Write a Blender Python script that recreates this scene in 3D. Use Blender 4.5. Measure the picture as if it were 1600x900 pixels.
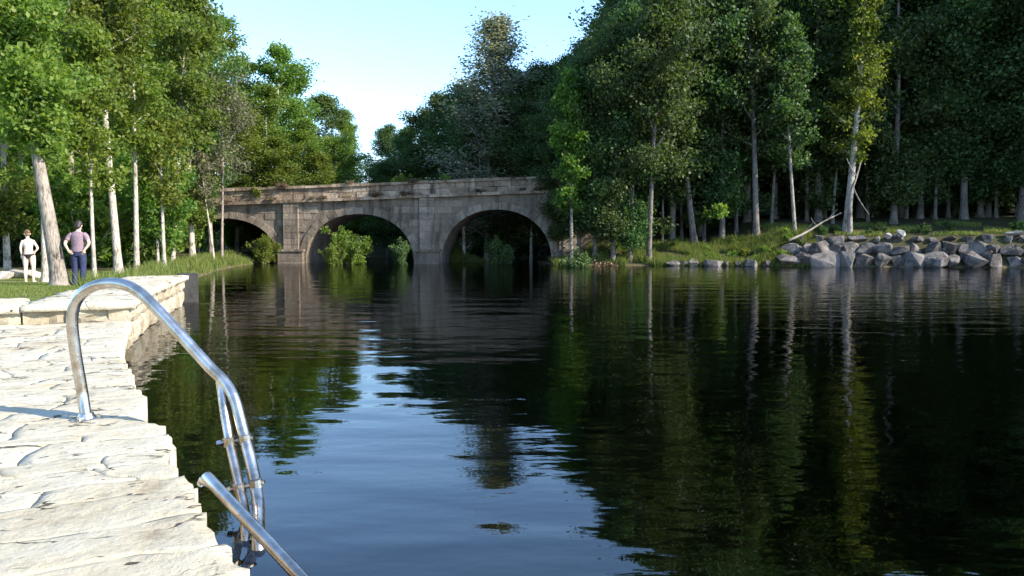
import bpy, bmesh, math, random
import numpy as np
from mathutils import Vector, Matrix, Quaternion

# ------------------------------------------------------------------ scene, camera, sky, sun
for o in list(bpy.data.objects): bpy.data.objects.remove(o)
S = bpy.context.scene
COL = S.collection
R = math.radians
CAM_H = 1.7
PITCH = math.atan(75 / 1200)
cam_d = bpy.data.cameras.new('camera'); cam = bpy.data.objects.new('camera', cam_d); COL.objects.link(cam)
cam_d.sensor_width = 36; cam_d.lens = 27; cam_d.clip_start = 0.05; cam_d.clip_end = 4000
cam.location = (0, 0, CAM_H); cam.rotation_euler = (math.pi / 2 - PITCH, 0, 0)
S.camera = cam
S.render.resolution_x = 1024; S.render.resolution_y = 576

SUN_AZ, SUN_EL = R(111), R(31)
w = bpy.data.worlds.new('World'); S.world = w; w.use_nodes = True
nt = w.node_tree; nt.nodes.clear()
sky = nt.nodes.new('ShaderNodeTexSky'); sky.sky_type = 'NISHITA'; sky.sun_disc = False
sky.sun_elevation = SUN_EL; sky.sun_rotation = SUN_AZ
sky.air_density = 1.08; sky.dust_density = 0.15; sky.ozone_density = 4.6
bg = nt.nodes.new('ShaderNodeBackground'); bg.inputs[1].default_value = 0.15
wo = nt.nodes.new('ShaderNodeOutputWorld')
nt.links.new(sky.outputs[0], bg.inputs[0]); nt.links.new(bg.outputs[0], wo.inputs[0])

sd = bpy.data.lights.new('sun', 'SUN'); sd.energy = 3.7; sd.angle = R(0.53); sd.color = (1.0, 0.91, 0.76)
sun = bpy.data.objects.new('sun', sd); COL.objects.link(sun)
SDIR = Vector((math.sin(SUN_AZ) * math.cos(SUN_EL), math.cos(SUN_AZ) * math.cos(SUN_EL), math.sin(SUN_EL)))
sun.rotation_euler = SDIR.to_track_quat('Z', 'Y').to_euler(); sun.location = (60, -30, 60)

S.view_settings.view_transform = 'Standard'; S.view_settings.look = 'None'
S.view_settings.exposure = 1.62; S.view_settings.gamma = 1.0; S.view_settings.use_curve_mapping = False
S.render.engine = 'CYCLES'
S.cycles.max_bounces = 8; S.cycles.transparent_max_bounces = 12

# ------------------------------------------------------------------ measuring helpers
def ray(px, py):
    x = (px - 800) / 1200; u = (450 - py) / 1200
    c, s = math.cos(PITCH), math.sin(PITCH)
    return Vector((x, c + u * s, -s + u * c))
def at(px, py, Y):
    d = ray(px, py); return Vector((0, 0, CAM_H)) + d * (Y / d.y)
def atz(px, py, z):
    d = ray(px, py); return Vector((0, 0, CAM_H)) + d * ((z - CAM_H) / d.z)

# ------------------------------------------------------------------ objects, tags
def link(o, parent=None):
    COL.objects.link(o)
    if parent is not None: o.parent = parent
    return o
def tag(o, label=None, cat=None, group=None, kind=None):
    if label: o['label'] = label
    if cat: o['category'] = cat
    if group: o['group'] = group
    if kind: o['kind'] = kind
    return o
def empty(name, loc=(0, 0, 0), rz=0.0, parent=None):
    o = bpy.data.objects.new(name, None); o.location = loc; o.rotation_euler = (0, 0, rz)
    o.empty_display_size = 0.2
    return link(o, parent)
def obj(name, me, m=None, parent=None, loc=(0, 0, 0), smooth=False):
    o = bpy.data.objects.new(name, me); o.location = loc
    if m is not None and not me.materials: me.materials.append(m)
    if smooth: me.polygons.foreach_set('use_smooth', [True] * len(me.polygons))
    return link(o, parent)
def pyd(name, V, F):
    me = bpy.data.meshes.new(name); me.from_pydata([tuple(v) for v in V], [], F); me.update(); return me
def quads(name, V):
    """V: (N,4,3) array -> mesh of N separate quads, fast."""
    V = np.asarray(V, np.float32); n = V.shape[0]
    me = bpy.data.meshes.new(name)
    me.vertices.add(n * 4); me.vertices.foreach_set('co', V.reshape(-1))
    me.loops.add(n * 4); me.loops.foreach_set('vertex_index', np.arange(n * 4, dtype=np.int32))
    me.polygons.add(n)
    me.polygons.foreach_set('loop_start', np.arange(0, n * 4, 4, dtype=np.int32))
    me.polygons.foreach_set('loop_total', np.full(n, 4, np.int32))
    me.update(calc_edges=True); return me
def copy_tree(o, parent=None):
    c = o.copy(); link(c, parent)
    for ch in list(o.children): copy_tree(ch, c)
    return c

class Buf:
    def __init__(s): s.V = []; s.F = []
    def add(s, V, F):
        b = len(s.V); s.V += [tuple(v) for v in V]; s.F += [tuple(i + b for i in f) for f in F]
    def box(s, x0, x1, y0, y1, z0, z1):
        V = [(x, y, z) for z in (z0, z1) for y in (y0, y1) for x in (x0, x1)]
        s.add(V, [(0, 2, 3, 1), (4, 5, 7, 6), (0, 1, 5, 4), (2, 6, 7, 3), (0, 4, 6, 2), (1, 3, 7, 5)])
    def tube(s, P, rad, n=8, cap=True, ell=None):
        P = [Vector(p) for p in P]; m = len(P); V = []
        rad = rad if hasattr(rad, '__len__') else [rad] * m
        prev = None
        for i in range(m):
            t = (P[min(i + 1, m - 1)] - P[max(i - 1, 0)])
            if t.length < 1e-9: t = Vector((0, 0, 1))
            t.normalize()
            if prev is None:
                a = Vector((1, 0, 0)) if abs(t.x) < 0.8 else Vector((0, 1, 0))
            else: a = prev
            x = (a - t * a.dot(t)).normalized(); y = t.cross(x); prev = x
            rx = rad[i] if not isinstance(rad[i], tuple) else rad[i][0]
            ry = rad[i] if not isinstance(rad[i], tuple) else rad[i][1]
            for k in range(n):
                g = 2 * math.pi * k / n
                V.append(P[i] + x * (rx * math.cos(g)) + y * (ry * math.sin(g)))
        F = []
        for i in range(m - 1):
            for k in range(n):
                k2 = (k + 1) % n
                F.append((i * n + k, i * n + k2, (i + 1) * n + k2, (i + 1) * n + k))
        if cap:
            F.append(tuple(range(n - 1, -1, -1))); F.append(tuple((m - 1) * n + k for k in range(n)))
        s.add(V, F)
    def mesh(s, name): return pyd(name, s.V, s.F)

def bez(P, n=8):
    """Catmull-Rom through points."""
    P = [Vector(p) for p in P]; Q = [P[0] * 2 - P[1]] + P + [P[-1] * 2 - P[-2]]; out = []
    for i in range(1, len(Q) - 2):
        a, b, c, d = Q[i - 1], Q[i], Q[i + 1], Q[i + 2]
        for k in range(n):
            t = k / n
            out.append(0.5 * ((2 * b) + (c - a) * t + (2 * a - 5 * b + 4 * c - d) * t * t + (3 * b - a - 3 * c + d) * t ** 3))
    out.append(P[-1]); return out

# ------------------------------------------------------------------ materials
def new_mat(name):
    m = bpy.data.materials.new(name); m.use_nodes = True; m.node_tree.nodes.clear(); return m, m.node_tree
def N(nt, t, **kw):
    n = nt.nodes.new(t)
    for k, v in kw.items():
        if k in n.inputs.keys() if isinstance(k, str) else False: n.inputs[k].default_value = v
        else: setattr(n, k, v)
    return n
def ramp(nt, src, stops):
    r = nt.nodes.new('ShaderNodeValToRGB'); e = r.color_ramp.elements
    while len(e) > 1: e.remove(e[-1])
    e[0].position = stops[0][0]; e[0].color = (*stops[0][1], 1)
    for p, c in stops[1:]:
        x = e.new(p); x.color = (*c, 1)
    nt.links.new(src, r.inputs[0]); return r.outputs[0]
def noise(nt, vec, scale, detail=5, rough=0.6, dist=0.0):
    n = nt.nodes.new('ShaderNodeTexNoise'); n.inputs['Scale'].default_value = scale
    n.inputs['Detail'].default_value = detail; n.inputs['Roughness'].default_value = rough
    n.inputs['Distortion'].default_value = dist
    if vec is not None: nt.links.new(vec, n.inputs['Vector'])
    return n.outputs['Fac']
def mixc(nt, f, a, b, mode='MIX'):
    m = nt.nodes.new('ShaderNodeMix'); m.data_type = 'RGBA'; m.blend_type = mode
    def put(s, v):
        if isinstance(v, (tuple, list)): s.default_value = (*v, 1)
        else: nt.links.new(v, s)
    if isinstance(f, (int, float)): m.inputs['Factor'].default_value = f
    else: nt.links.new(f, m.inputs['Factor'])
    put(m.inputs['A'], a); put(m.inputs['B'], b); return m.outputs['Result']
def mth(nt, op, a, b=None):
    m = nt.nodes.new('ShaderNodeMath'); m.operation = op
    for i, v in enumerate((a, b)):
        if v is None: continue
        if isinstance(v, (int, float)): m.inputs[i].default_value = v
        else: nt.links.new(v, m.inputs[i])
    return m.outputs[0]
def pos(nt): return nt.nodes.new('ShaderNodeNewGeometry').outputs['Position']
def objc(nt): return nt.nodes.new('ShaderNodeTexCoord').outputs['Object']
def finish(nt, col, rough=0.8, bump=None, bs=0.5, bd=0.02, metal=0.0, spec=0.3):
    p = nt.nodes.new('ShaderNodeBsdfPrincipled'); o = nt.nodes.new('ShaderNodeOutputMaterial')
    if isinstance(col, tuple): p.inputs['Base Color'].default_value = (*col, 1)
    else: nt.links.new(col, p.inputs['Base Color'])
    if isinstance(rough, (int, float)): p.inputs['Roughness'].default_value = rough
    else: nt.links.new(rough, p.inputs['Roughness'])
    p.inputs['Metallic'].default_value = metal; p.inputs['Specular IOR Level'].default_value = spec
    if bump is not None:
        b = nt.nodes.new('ShaderNodeBump'); b.inputs['Strength'].default_value = bs; b.inputs['Distance'].default_value = bd
        nt.links.new(bump, b.inputs['Height']); nt.links.new(b.outputs[0], p.inputs['Normal'])
    nt.links.new(p.outputs[0], o.inputs[0]); return p

def leaf_mat(name, stops, trans, tw=0.38):
    m, nt = new_mat(name)
    g = nt.nodes.new('ShaderNodeNewGeometry'); oi = nt.nodes.new('ShaderNodeObjectInfo')
    n1 = noise(nt, objc(nt), 0.55, 2)
    f = mth(nt, 'ADD', mth(nt, 'MULTIPLY', g.outputs['Random Per Island'], 0.55), mth(nt, 'MULTIPLY', n1, 0.45))
    c = ramp(nt, f, stops)
    h = nt.nodes.new('ShaderNodeHueSaturation')
    nt.links.new(c, h.inputs['Color'])
    nt.links.new(mth(nt, 'ADD', mth(nt, 'MULTIPLY', oi.outputs['Random'], 0.05), 0.475), h.inputs['Hue'])
    nt.links.new(mth(nt, 'ADD', mth(nt, 'MULTIPLY', oi.outputs['Random'], 0.35), 0.82), h.inputs['Value'])
    p = nt.nodes.new('ShaderNodeBsdfPrincipled'); p.inputs['Roughness'].default_value = 0.55; p.inputs['Specular IOR Level'].default_value = 0.3
    nt.links.new(h.outputs[0], p.inputs['Base Color'])
    t = nt.nodes.new('ShaderNodeBsdfTranslucent')
    nt.links.new(mixc(nt, 1.0, h.outputs[0], trans, 'MULTIPLY'), t.inputs[0])
    mx = nt.nodes.new('ShaderNodeMixShader'); mx.inputs[0].default_value = tw
    nt.links.new(p.outputs[0], mx.inputs[1]); nt.links.new(t.outputs[0], mx.inputs[2])
    o = nt.nodes.new('ShaderNodeOutputMaterial'); nt.links.new(mx.outputs[0], o.inputs[0]); return m

def bark_mat(name, dark, light, pale=0.5):
    m, nt = new_mat(name); tc = objc(nt)
    mp = nt.nodes.new('ShaderNodeMapping'); mp.inputs['Scale'].default_value = (1, 1, 0.22); nt.links.new(tc, mp.inputs[0])
    a = noise(nt, mp.outputs[0], 22, 6, 0.65); b = noise(nt, tc, 1.6, 4)
    f = mth(nt, 'ADD', mth(nt, 'MULTIPLY', a, 0.6), mth(nt, 'MULTIPLY', b, 0.45))
    c = ramp(nt, f, [(0.4, tuple(d * 0.6 for d in dark)), (0.5, tuple((d + l) / 2 for d, l in zip(dark, light))), (0.6, light)])
    finish(nt, c, 0.9, a, 1.0, 0.06); return m

def stone_mat(name, stops, scale=2.0, bd=0.02, spots=None, bump_scale=14, rough=0.85, use_rand=True, cracks=False):
    m, nt = new_mat(name); tc = pos(nt)
    a = noise(nt, tc, scale, 8, 0.62); fine = noise(nt, tc, bump_scale, 8, 0.7)
    g = nt.nodes.new('ShaderNodeNewGeometry'); oi = nt.nodes.new('ShaderNodeObjectInfo')
    f = mth(nt, 'ADD', mth(nt, 'MULTIPLY', a, 0.75), mth(nt, 'MULTIPLY', fine, 0.3))
    if use_rand: f = mth(nt, 'ADD', f, mth(nt, 'MULTIPLY', mth(nt, 'SUBTRACT', oi.outputs['Random'], 0.5), 0.16))
    c = ramp(nt, f, stops)
    if spots:
        v = noise(nt, tc, spots[1], 4, 0.5, 0.6)
        c = mixc(nt, ramp(nt, v, [(spots[2], (0, 0, 0)), (spots[2] + 0.06, (1, 1, 1))]), c, spots[0])
    hb = mth(nt, 'ADD', fine, mth(nt, 'MULTIPLY', a, 1.5))
    if cracks:
        mp = nt.nodes.new('ShaderNodeMapping'); mp.inputs['Rotation'].default_value = (0, 0, R(-24)); nt.links.new(tc, mp.inputs[0])
        m2 = nt.nodes.new('ShaderNodeMapping'); m2.inputs['Scale'].default_value = (1.0, 2.0, 1); nt.links.new(mp.outputs[0], m2.inputs[0])
        k1 = noise(nt, m2.outputs[0], 1.3, 4, 0.6, 0.4); k2 = noise(nt, m2.outputs[0], 2.1, 3, 0.5)
        line = ramp(nt, mth(nt, 'ABSOLUTE', mth(nt, 'SUBTRACT', k1, 0.5)), [(0.004, (1, 1, 1)), (0.014, (0, 0, 0))])
        line = mth(nt, 'MULTIPLY', line, ramp(nt, k2, [(0.5, (0, 0, 0)), (0.56, (1, 1, 1))]))
        pit = ramp(nt, noise(nt, m2.outputs[0], 9.0, 2, 0.5), [(0.7, (0, 0, 0)), (0.74, (1, 1, 1))])
        line = mth(nt, 'MAXIMUM', line, pit)
        c = mixc(nt, line, c, (0.07, 0.055, 0.035)); hb = mth(nt, 'SUBTRACT', hb, mth(nt, 'MULTIPLY', line, 0.8))
    finish(nt, c, rough, hb, 0.9, bd); return m

M = {}
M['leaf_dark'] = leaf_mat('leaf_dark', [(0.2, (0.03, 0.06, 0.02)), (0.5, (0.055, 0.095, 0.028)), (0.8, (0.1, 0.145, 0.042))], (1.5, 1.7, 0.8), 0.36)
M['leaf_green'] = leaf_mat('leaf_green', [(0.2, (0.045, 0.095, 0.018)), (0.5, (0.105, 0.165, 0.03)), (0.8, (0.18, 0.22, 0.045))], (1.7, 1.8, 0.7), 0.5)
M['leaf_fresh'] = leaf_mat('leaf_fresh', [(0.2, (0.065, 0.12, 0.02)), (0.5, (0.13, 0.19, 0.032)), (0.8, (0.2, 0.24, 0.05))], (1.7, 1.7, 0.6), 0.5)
M['leaf_olive'] = leaf_mat('leaf_olive', [(0.2, (0.08, 0.09, 0.05)), (0.5, (0.125, 0.13, 0.075)), (0.8, (0.18, 0.165, 0.1))], (1.4, 1.5, 0.8))
M['leaf_grey'] = leaf_mat('leaf_grey', [(0.2, (0.13, 0.14, 0.1)), (0.5, (0.19, 0.19, 0.13)), (0.8, (0.25, 0.235, 0.16))], (1.3, 1.4, 0.9), 0.4)
M['leaf_blue'] = leaf_mat('leaf_blue', [(0.2, (0.045, 0.095, 0.03)), (0.5, (0.08, 0.145, 0.042)), (0.8, (0.13, 0.19, 0.055))], (1.4, 1.7, 0.8))
M['leaf_dry'] = leaf_mat('leaf_dry', [(0.2, (0.07, 0.05, 0.03)), (0.5, (0.14, 0.1, 0.06)), (0.8, (0.22, 0.16, 0.09))], (1.2, 1.1, 0.7), 0.25)
M['grass'] = leaf_mat('grass', [(0.2, (0.06, 0.095, 0.018)), (0.5, (0.12, 0.15, 0.03)), (0.8, (0.2, 0.2, 0.055))], (1.5, 1.5, 0.6), 0.35)
M['bark_grey'] = bark_mat('bark_grey', (0.09, 0.075, 0.06), (0.34, 0.29, 0.24))
M['bark_pale'] = bark_mat('bark_pale', (0.16, 0.13, 0.1), (0.52, 0.47, 0.4))
M['bark_dark'] = bark_mat('bark_dark', (0.055, 0.048, 0.04), (0.2, 0.175, 0.15))
M['deadwood'] = bark_mat('deadwood', (0.12, 0.1, 0.08), (0.34, 0.3, 0.25))
M['flagstone'] = stone_mat('flagstone', [(0.3, (0.25, 0.2, 0.125)), (0.42, (0.42, 0.365, 0.26)), (0.54, (0.46, 0.415, 0.315)), (0.8, (0.55, 0.51, 0.41))], 2.4, 0.034, ((0.16, 0.14, 0.1), 9.0, 0.68), 11, cracks=True)
M['mortar'] = stone_mat('mortar', [(0.3, (0.2, 0.17, 0.12)), (0.7, (0.38, 0.34, 0.28))], 3.0, 0.02)
M['wallstone'] = stone_mat('wallstone', [(0.3, (0.18, 0.14, 0.09)), (0.5, (0.32, 0.27, 0.19)), (0.75, (0.46, 0.42, 0.33))], 1.6, 0.03)
M['shadedblock'] = stone_mat('shadedblock', [(0.3, (0.02, 0.02, 0.02)), (0.7, (0.06, 0.058, 0.055))], 3.0, 0.015)  # near-black tone paints in the shade on the terrace-end block
M['boulder'] = stone_mat('boulder', [(0.38, (0.035, 0.03, 0.028)), (0.5, (0.085, 0.074, 0.07)), (0.62, (0.18, 0.16, 0.148))], 1.6, 0.08, ((0.2, 0.2, 0.16), 4.0, 0.62), 7)
M['paleboulder'] = stone_mat('paleboulder', [(0.3, (0.22, 0.2, 0.17)), (0.7, (0.42, 0.39, 0.35))], 1.4, 0.04, None, 6)
def bridge_mat(name, a, b, c, scale=0.6):
    m, nt = new_mat(name); p = pos(nt)
    n1 = noise(nt, p, scale, 8, 0.65); n2 = noise(nt, p, 9, 6, 0.7)
    mp = nt.nodes.new('ShaderNodeMapping'); mp.inputs['Scale'].default_value = (1.6, 1.6, 0.16); nt.links.new(p, mp.inputs[0])
    n3 = noise(nt, mp.outputs[0], 1.5, 5, 0.6)
    oi = nt.nodes.new('ShaderNodeObjectInfo')
    f = mth(nt, 'ADD', mth(nt, 'MULTIPLY', n1, 0.6), mth(nt, 'MULTIPLY', n2, 0.4))
    f = mth(nt, 'ADD', f, mth(nt, 'MULTIPLY', mth(nt, 'SUBTRACT', oi.outputs['Random'], 0.5), 0.16))
    col = ramp(nt, f, [(0.34, a), (0.5, b), (0.66, c)])
    col = mixc(nt, ramp(nt, n3, [(0.5, (0, 0, 0)), (0.68, (0.75, 0.75, 0.75))]), col, tuple(x * 0.35 for x in a))
    finish(nt, col, 0.92, mth(nt, 'ADD', n2, n1), 0.9, 0.05); return m
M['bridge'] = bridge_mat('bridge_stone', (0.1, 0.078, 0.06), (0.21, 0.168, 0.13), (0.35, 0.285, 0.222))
M['parapet'] = bridge_mat('parapet_stone', (0.11, 0.075, 0.052), (0.25, 0.185, 0.13), (0.46, 0.365, 0.275), 1.1)

def simple(name, col, rough=0.6, metal=0.0, spec=0.4, bscale=None, bd=0.003, var=0.0):
    m, nt = new_mat(name); b = None; c = col
    if bscale:
        b = noise(nt, objc(nt), bscale, 5, 0.6)
        if var: c = ramp(nt, b, [(0.3, tuple(x * (1 - var) for x in col)), (0.7, tuple(min(1, x * (1 + var)) for x in col))])
    finish(nt, c, rough, b, 0.6, bd, metal, spec); return m
def steel_mat():
    m, nt = new_mat('stainless_steel'); t = objc(nt)
    a = noise(nt, t, 7, 6, 0.6); b = noise(nt, t, 60, 4, 0.6)
    c = ramp(nt, a, [(0.36, (0.4, 0.32, 0.24)), (0.55, (0.64, 0.58, 0.51)), (0.7, (0.72, 0.69, 0.65))])
    r = mth(nt, 'ADD', mth(nt, 'MULTIPLY', a, 0.3), 0.12)
    finish(nt, c, r, b, 0.25, 0.002, 1.0); return m
M['steel'] = steel_mat()
M['skin'] = simple('skin', (0.6, 0.4, 0.3), 0.55, 0, 0.3, 30, 0.002, 0.06)
M['skin_pale'] = simple('skin_pale', (0.68, 0.5, 0.4), 0.55, 0, 0.3, 30, 0.002, 0.06)
M['shirt'] = simple('mauve_cotton', (0.23, 0.16, 0.19), 0.9, 0, 0.1, 18, 0.012, 0.18)
M['trousers'] = simple('navy_denim', (0.035, 0.04, 0.085), 0.9, 0, 0.1, 18, 0.012, 0.3)
M['bikini_top'] = simple('pale_blue_fabric', (0.62, 0.72, 0.76), 0.8, 0, 0.2, 40, 0.003, 0.1)
M['bikini_dark'] = simple('black_fabric', (0.02, 0.018, 0.02), 0.8, 0, 0.2, 40, 0.003, 0.2)
M['hair_dark'] = simple('dark_hair', (0.025, 0.018, 0.014), 0.55, 0, 0.4, 60, 0.006, 0.4)
M['hair_brown'] = simple('brown_hair', (0.16, 0.09, 0.045), 0.55, 0, 0.4, 60, 0.006, 0.4)
M['shoe'] = simple('dark_shoe', (0.03, 0.028, 0.027), 0.7, 0, 0.3, 40, 0.002, 0.2)
M['cable'] = simple('cable', (0.03, 0.03, 0.03), 0.7, 0, 0.3, 20, 0.001, 0.2)
M['eye'] = simple('eye', (0.05, 0.035, 0.03), 0.3, 0, 0.5, 20, 0.001, 0.2)

# ------------------------------------------------------------------ terrain and water
POLY = np.array([(12, -25), (5, -11), (1.5, -3), (0.2, 0.1), (-1.08, 2.94), (-1.78, 4.11), (-2.84, 5.88), (-4.52, 8.8), (-5.9, 11.8), (-6.85, 14.3), (-8.1, 18.4),
                 (-9.4, 21), (-11.7, 27), (-14, 34), (-16, 41), (-17.5, 48), (-19, 58), (-19.5, 68), (-17, 78), (-8, 84), (-1, 78), (1.5, 66), (2.2, 58), (2.8, 51.5),
                 (7, 51.3), (12, 50.8), (18, 49.6), (26, 48.0), (33, 46.6), (45, 43), (60, 34), (66, 15), (60, -10), (40, -28)], float)
def sdf(X, Y):
    """signed distance to the shoreline, negative in the water"""
    X = np.asarray(X, float); Y = np.asarray(Y, float)
    d = np.full(X.shape, 1e9); ins = np.zeros(X.shape, bool)
    n = len(POLY)
    for i in range(n):
        a = POLY[i]; b = POLY[(i + 1) % n]; e = b - a
        wx = X - a[0]; wy = Y - a[1]
        t = np.clip((wx * e[0] + wy * e[1]) / (e @ e), 0, 1)
        d = np.minimum(d, np.hypot(wx - t * e[0], wy - t * e[1]))
        c = ((a[1] > Y) != (b[1] > Y))
        with np.errstate(divide='ignore', invalid='ignore'):
            xi = (b[0] - a[0]) * (Y - a[1]) / (b[1] - a[1] + 1e-12) + a[0]
        ins ^= c & (X < xi)
    return np.where(ins, -d, d)
def sstep(a, b, x):
    t = np.clip((x - a) / (b - a), 0, 1); return t * t * (3 - 2 * t)
B_C = Vector((-11.2, 56.5, 0)); B_ANG = math.atan2(-0.06, 1.0)
B_U = Vector((math.cos(B_ANG), math.sin(B_ANG), 0)); B_N = Vector((B_U.y, -B_U.x, 0))   # B_N faces the camera
def wob(X, Y):
    return (np.sin(X * 0.7 + 1.3 * np.sin(Y * 0.31)) + np.sin(Y * 0.83 + 1.1 * np.sin(X * 0.43 + 2)) + 0.6 * np.sin(X * 1.9 + Y * 1.3)) / 2.6
def height(X, Y):
    X = np.asarray(X, float); Y = np.asarray(Y, float)
    d = sdf(X, Y)
    sl = np.where((Y < 14) & (X < 3), 0.2, 0.42)
    bed = -np.minimum(2.4, 0.12 + sl * (-d)) + 0.08 * wob(X * 2, Y * 2)
    # left bank
    q = 12.0 + (X + 5.5) * -0.415 + (Y - 12.0) * 0.91
    q = np.where(Y > 14, Y, q)
    L = np.interp(q, [11.9, 12.3, 13, 21, 25, 30, 42, 60, 90], [0.22, 0.66, 0.70, 0.46, 0.31, 0.36, 0.45, 0.7, 1.2])
    rise = np.interp(Y, [19.0, 20.0], [2.0, 0.35])
    dl = d - np.interp(Y, [19.2, 19.8], [0.75, 0.0])
    left = np.maximum(-0.4, np.minimum(L + 0.012 * np.maximum(d - 4, 0), 0.05 + rise * dl)) + 0.03 * wob(X, Y) * sstep(18, 24, Y)
    # far right bank
    rk = sstep(14, 19, X)
    low = np.interp(d, [0, 1.5, 4.5, 10, 40], [0.03, 0.45, 1.5, 2.0, 3.2])
    low2 = np.interp(d, [0, 1.5, 4.5, 10, 40], [0.03, 0.25, 0.75, 1.3, 3.0])
    low = low2 + (low - low2) * sstep(4, 12, X)
    hi = np.interp(d, [0, 0.6, 2.2, 4.5, 10, 40], [0.02, 0.5, 2.0, 2.4, 3.3, 5.0])
    right = low + (hi - low) * rk + 0.10 * wob(X, Y) * np.minimum(d / 4, 1)
    k = sstep(-9, 0, X + 0 * Y) * sstep(30, 45, Y)
    land = left + (right - left) * k
    # road embankments each side of the bridge
    u = (X - B_C.x) * B_U.x + (Y - B_C.y) * B_U.y; v = -((X - B_C.x) * B_N.x + (Y - B_C.y) * B_N.y)
    top = 4.6 + 0.03 * u
    vc = 1.2 + np.maximum(u - 16, 0) * 1.3
    emb = top - np.maximum(np.maximum(vc - v - 0.3, v - vc - 5.5), 0) * 0.75
    gate = np.maximum(sstep(-16, -24, u), sstep(16.2, 19, u))
    land = np.maximum(land, land + (emb - land) * gate * (emb > land))
    land = land + 0.1 * np.clip(Y - 98, 0, 110) + 0.08 * np.clip(X - 70, 0, 120) + 0.1 * np.clip(-45 - X, 0, 100)
    return np.where(d < 0, bed, land)
def H1(x, y): return float(height(np.array([x]), np.array([y]))[0])

xs = np.unique(np.concatenate([np.linspace(-700, -60, 14), np.linspace(-60, -25, 36), np.linspace(-25, 8, 95), np.linspace(8, 70, 100), np.linspace(70, 700, 14)]))
ys = np.unique(np.concatenate([np.linspace(-500, -30, 10), np.linspace(-30, 0, 24), np.linspace(0, 30, 80), np.linspace(30, 66, 90), np.linspace(66, 130, 40), np.linspace(130, 900, 14)]))
gx, gy = np.meshgrid(xs, ys); gz = height(gx, gy)
nx, ny = len(xs), len(ys)
F = [(j * nx + i, j * nx + i + 1, (j + 1) * nx + i + 1, (j + 1) * nx + i) for j in range(ny - 1) for i in range(nx - 1)]
def ground_mat():
    m, nt = new_mat('ground'); p = pos(nt)
    sp = nt.nodes.new('ShaderNodeSeparateXYZ'); nt.links.new(p, sp.inputs[0])
    n1 = noise(nt, p, 0.5, 6, 0.6); n2 = noise(nt, p, 7, 6, 0.7)
    lawn = ramp(nt, mth(nt, 'ADD', mth(nt, 'MULTIPLY', n1, 0.6), mth(nt, 'MULTIPLY', n2, 0.4)),
                [(0.32, (0.1, 0.085, 0.04)), (0.45, (0.1, 0.12, 0.03)), (0.62, (0.17, 0.18, 0.05))])
    floor = ramp(nt, mth(nt, 'ADD', mth(nt, 'MULTIPLY', n1, 0.5), mth(nt, 'MULTIPLY', n2, 0.5)),
                 [(0.35, (0.035, 0.028, 0.018)), (0.5, (0.055, 0.05, 0.025)), (0.65, (0.06, 0.075, 0.025))])
    lm = ramp(nt, mth(nt, 'ADD', mth(nt, 'MULTIPLY', sp.outputs['Y'], 1 / 60), mth(nt, 'MULTIPLY', n1, 0.12)), [(0.5, (1, 1, 1)), (0.62, (0, 0, 0))])
    c = mixc(nt, lm, floor, lawn)
    mud = ramp(nt, n2, [(0.3, (0.07, 0.055, 0.03)), (0.7, (0.2, 0.16, 0.09))])
    wm = ramp(nt, mth(nt, 'ADD', sp.outputs['Z'], mth(nt, 'MULTIPLY', n2, 0.15)), [(0.06, (1, 1, 1)), (0.2, (0, 0, 0))])
    c = mixc(nt, wm, c, mud)
    finish(nt, c, 0.95, n2, 0.7, 0.05, 0, 0.1); return m
ground = obj('ground', pyd('ground', np.stack([gx, gy, gz], -1).reshape(-1, 3), F), ground_mat(), smooth=True)
tag(ground, kind='structure')

def water_mat():
    m, nt = new_mat('water'); p = pos(nt)
    def wv(sx, sy, scale, det, dist):
        mp = nt.nodes.new('ShaderNodeMapping'); mp.inputs['Scale'].default_value = (sx, sy, 1); nt.links.new(p, mp.inputs[0])
        return noise(nt, mp.outputs[0], scale, det, 0.5, dist)
    a = wv(0.35, 1.0, 0.9, 2, 0.3); b = wv(0.45, 1.0, 3.2, 2, 0.2); cfine = wv(0.5, 1.0, 8.5, 2, 0.2); big = wv(1, 1, 0.06, 2, 0)
    amp = ramp(nt, big, [(0.38, (0.25, 0.25, 0.25)), (0.62, (1, 1, 1))])
    hgt = mth(nt, 'ADD', mth(nt, 'MULTIPLY', a, 1.0), mth(nt, 'MULTIPLY', mth(nt, 'ADD', mth(nt, 'MULTIPLY', b, 0.42), mth(nt, 'MULTIPLY', cfine, 0.14)), amp))
    bp = nt.nodes.new('ShaderNodeBump'); bp.inputs['Strength'].default_value = 1.0; bp.inputs['Distance'].default_value = 0.025
    nt.links.new(hgt, bp.inputs['Height'])
    fr = nt.nodes.new('ShaderNodeFresnel'); fr.inputs['IOR'].default_value = 1.8; nt.links.new(bp.outputs[0], fr.inputs['Normal'])
    gl = nt.nodes.new('ShaderNodeBsdfGlossy'); gl.inputs['Roughness'].default_value = 0.01; nt.links.new(bp.outputs[0], gl.inputs['Normal'])
    tr = nt.nodes.new('ShaderNodeBsdfTransparent'); tr.inputs[0].default_value = (0.75, 0.78, 0.7, 1)
    mx = nt.nodes.new('ShaderNodeMixShader'); nt.links.new(fr.outputs[0], mx.inputs[0])
    nt.links.new(tr.outputs[0], mx.inputs[1]); nt.links.new(gl.outputs[0], mx.inputs[2])
    va = nt.nodes.new('ShaderNodeVolumeAbsorption'); va.inputs[0].default_value = (0.5, 0.45, 0.22, 1); va.inputs[1].default_value = 0.85
    o = nt.nodes.new('ShaderNodeOutputMaterial'); nt.links.new(mx.outputs[0], o.inputs[0]); nt.links.new(va.outputs[0], o.inputs['Volume'])
    return m
b = Buf(); b.box(-60, 80, -45, 110, -7, 0)
tag(obj('water', b.mesh('water'), water_mat()), kind='structure')

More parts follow.
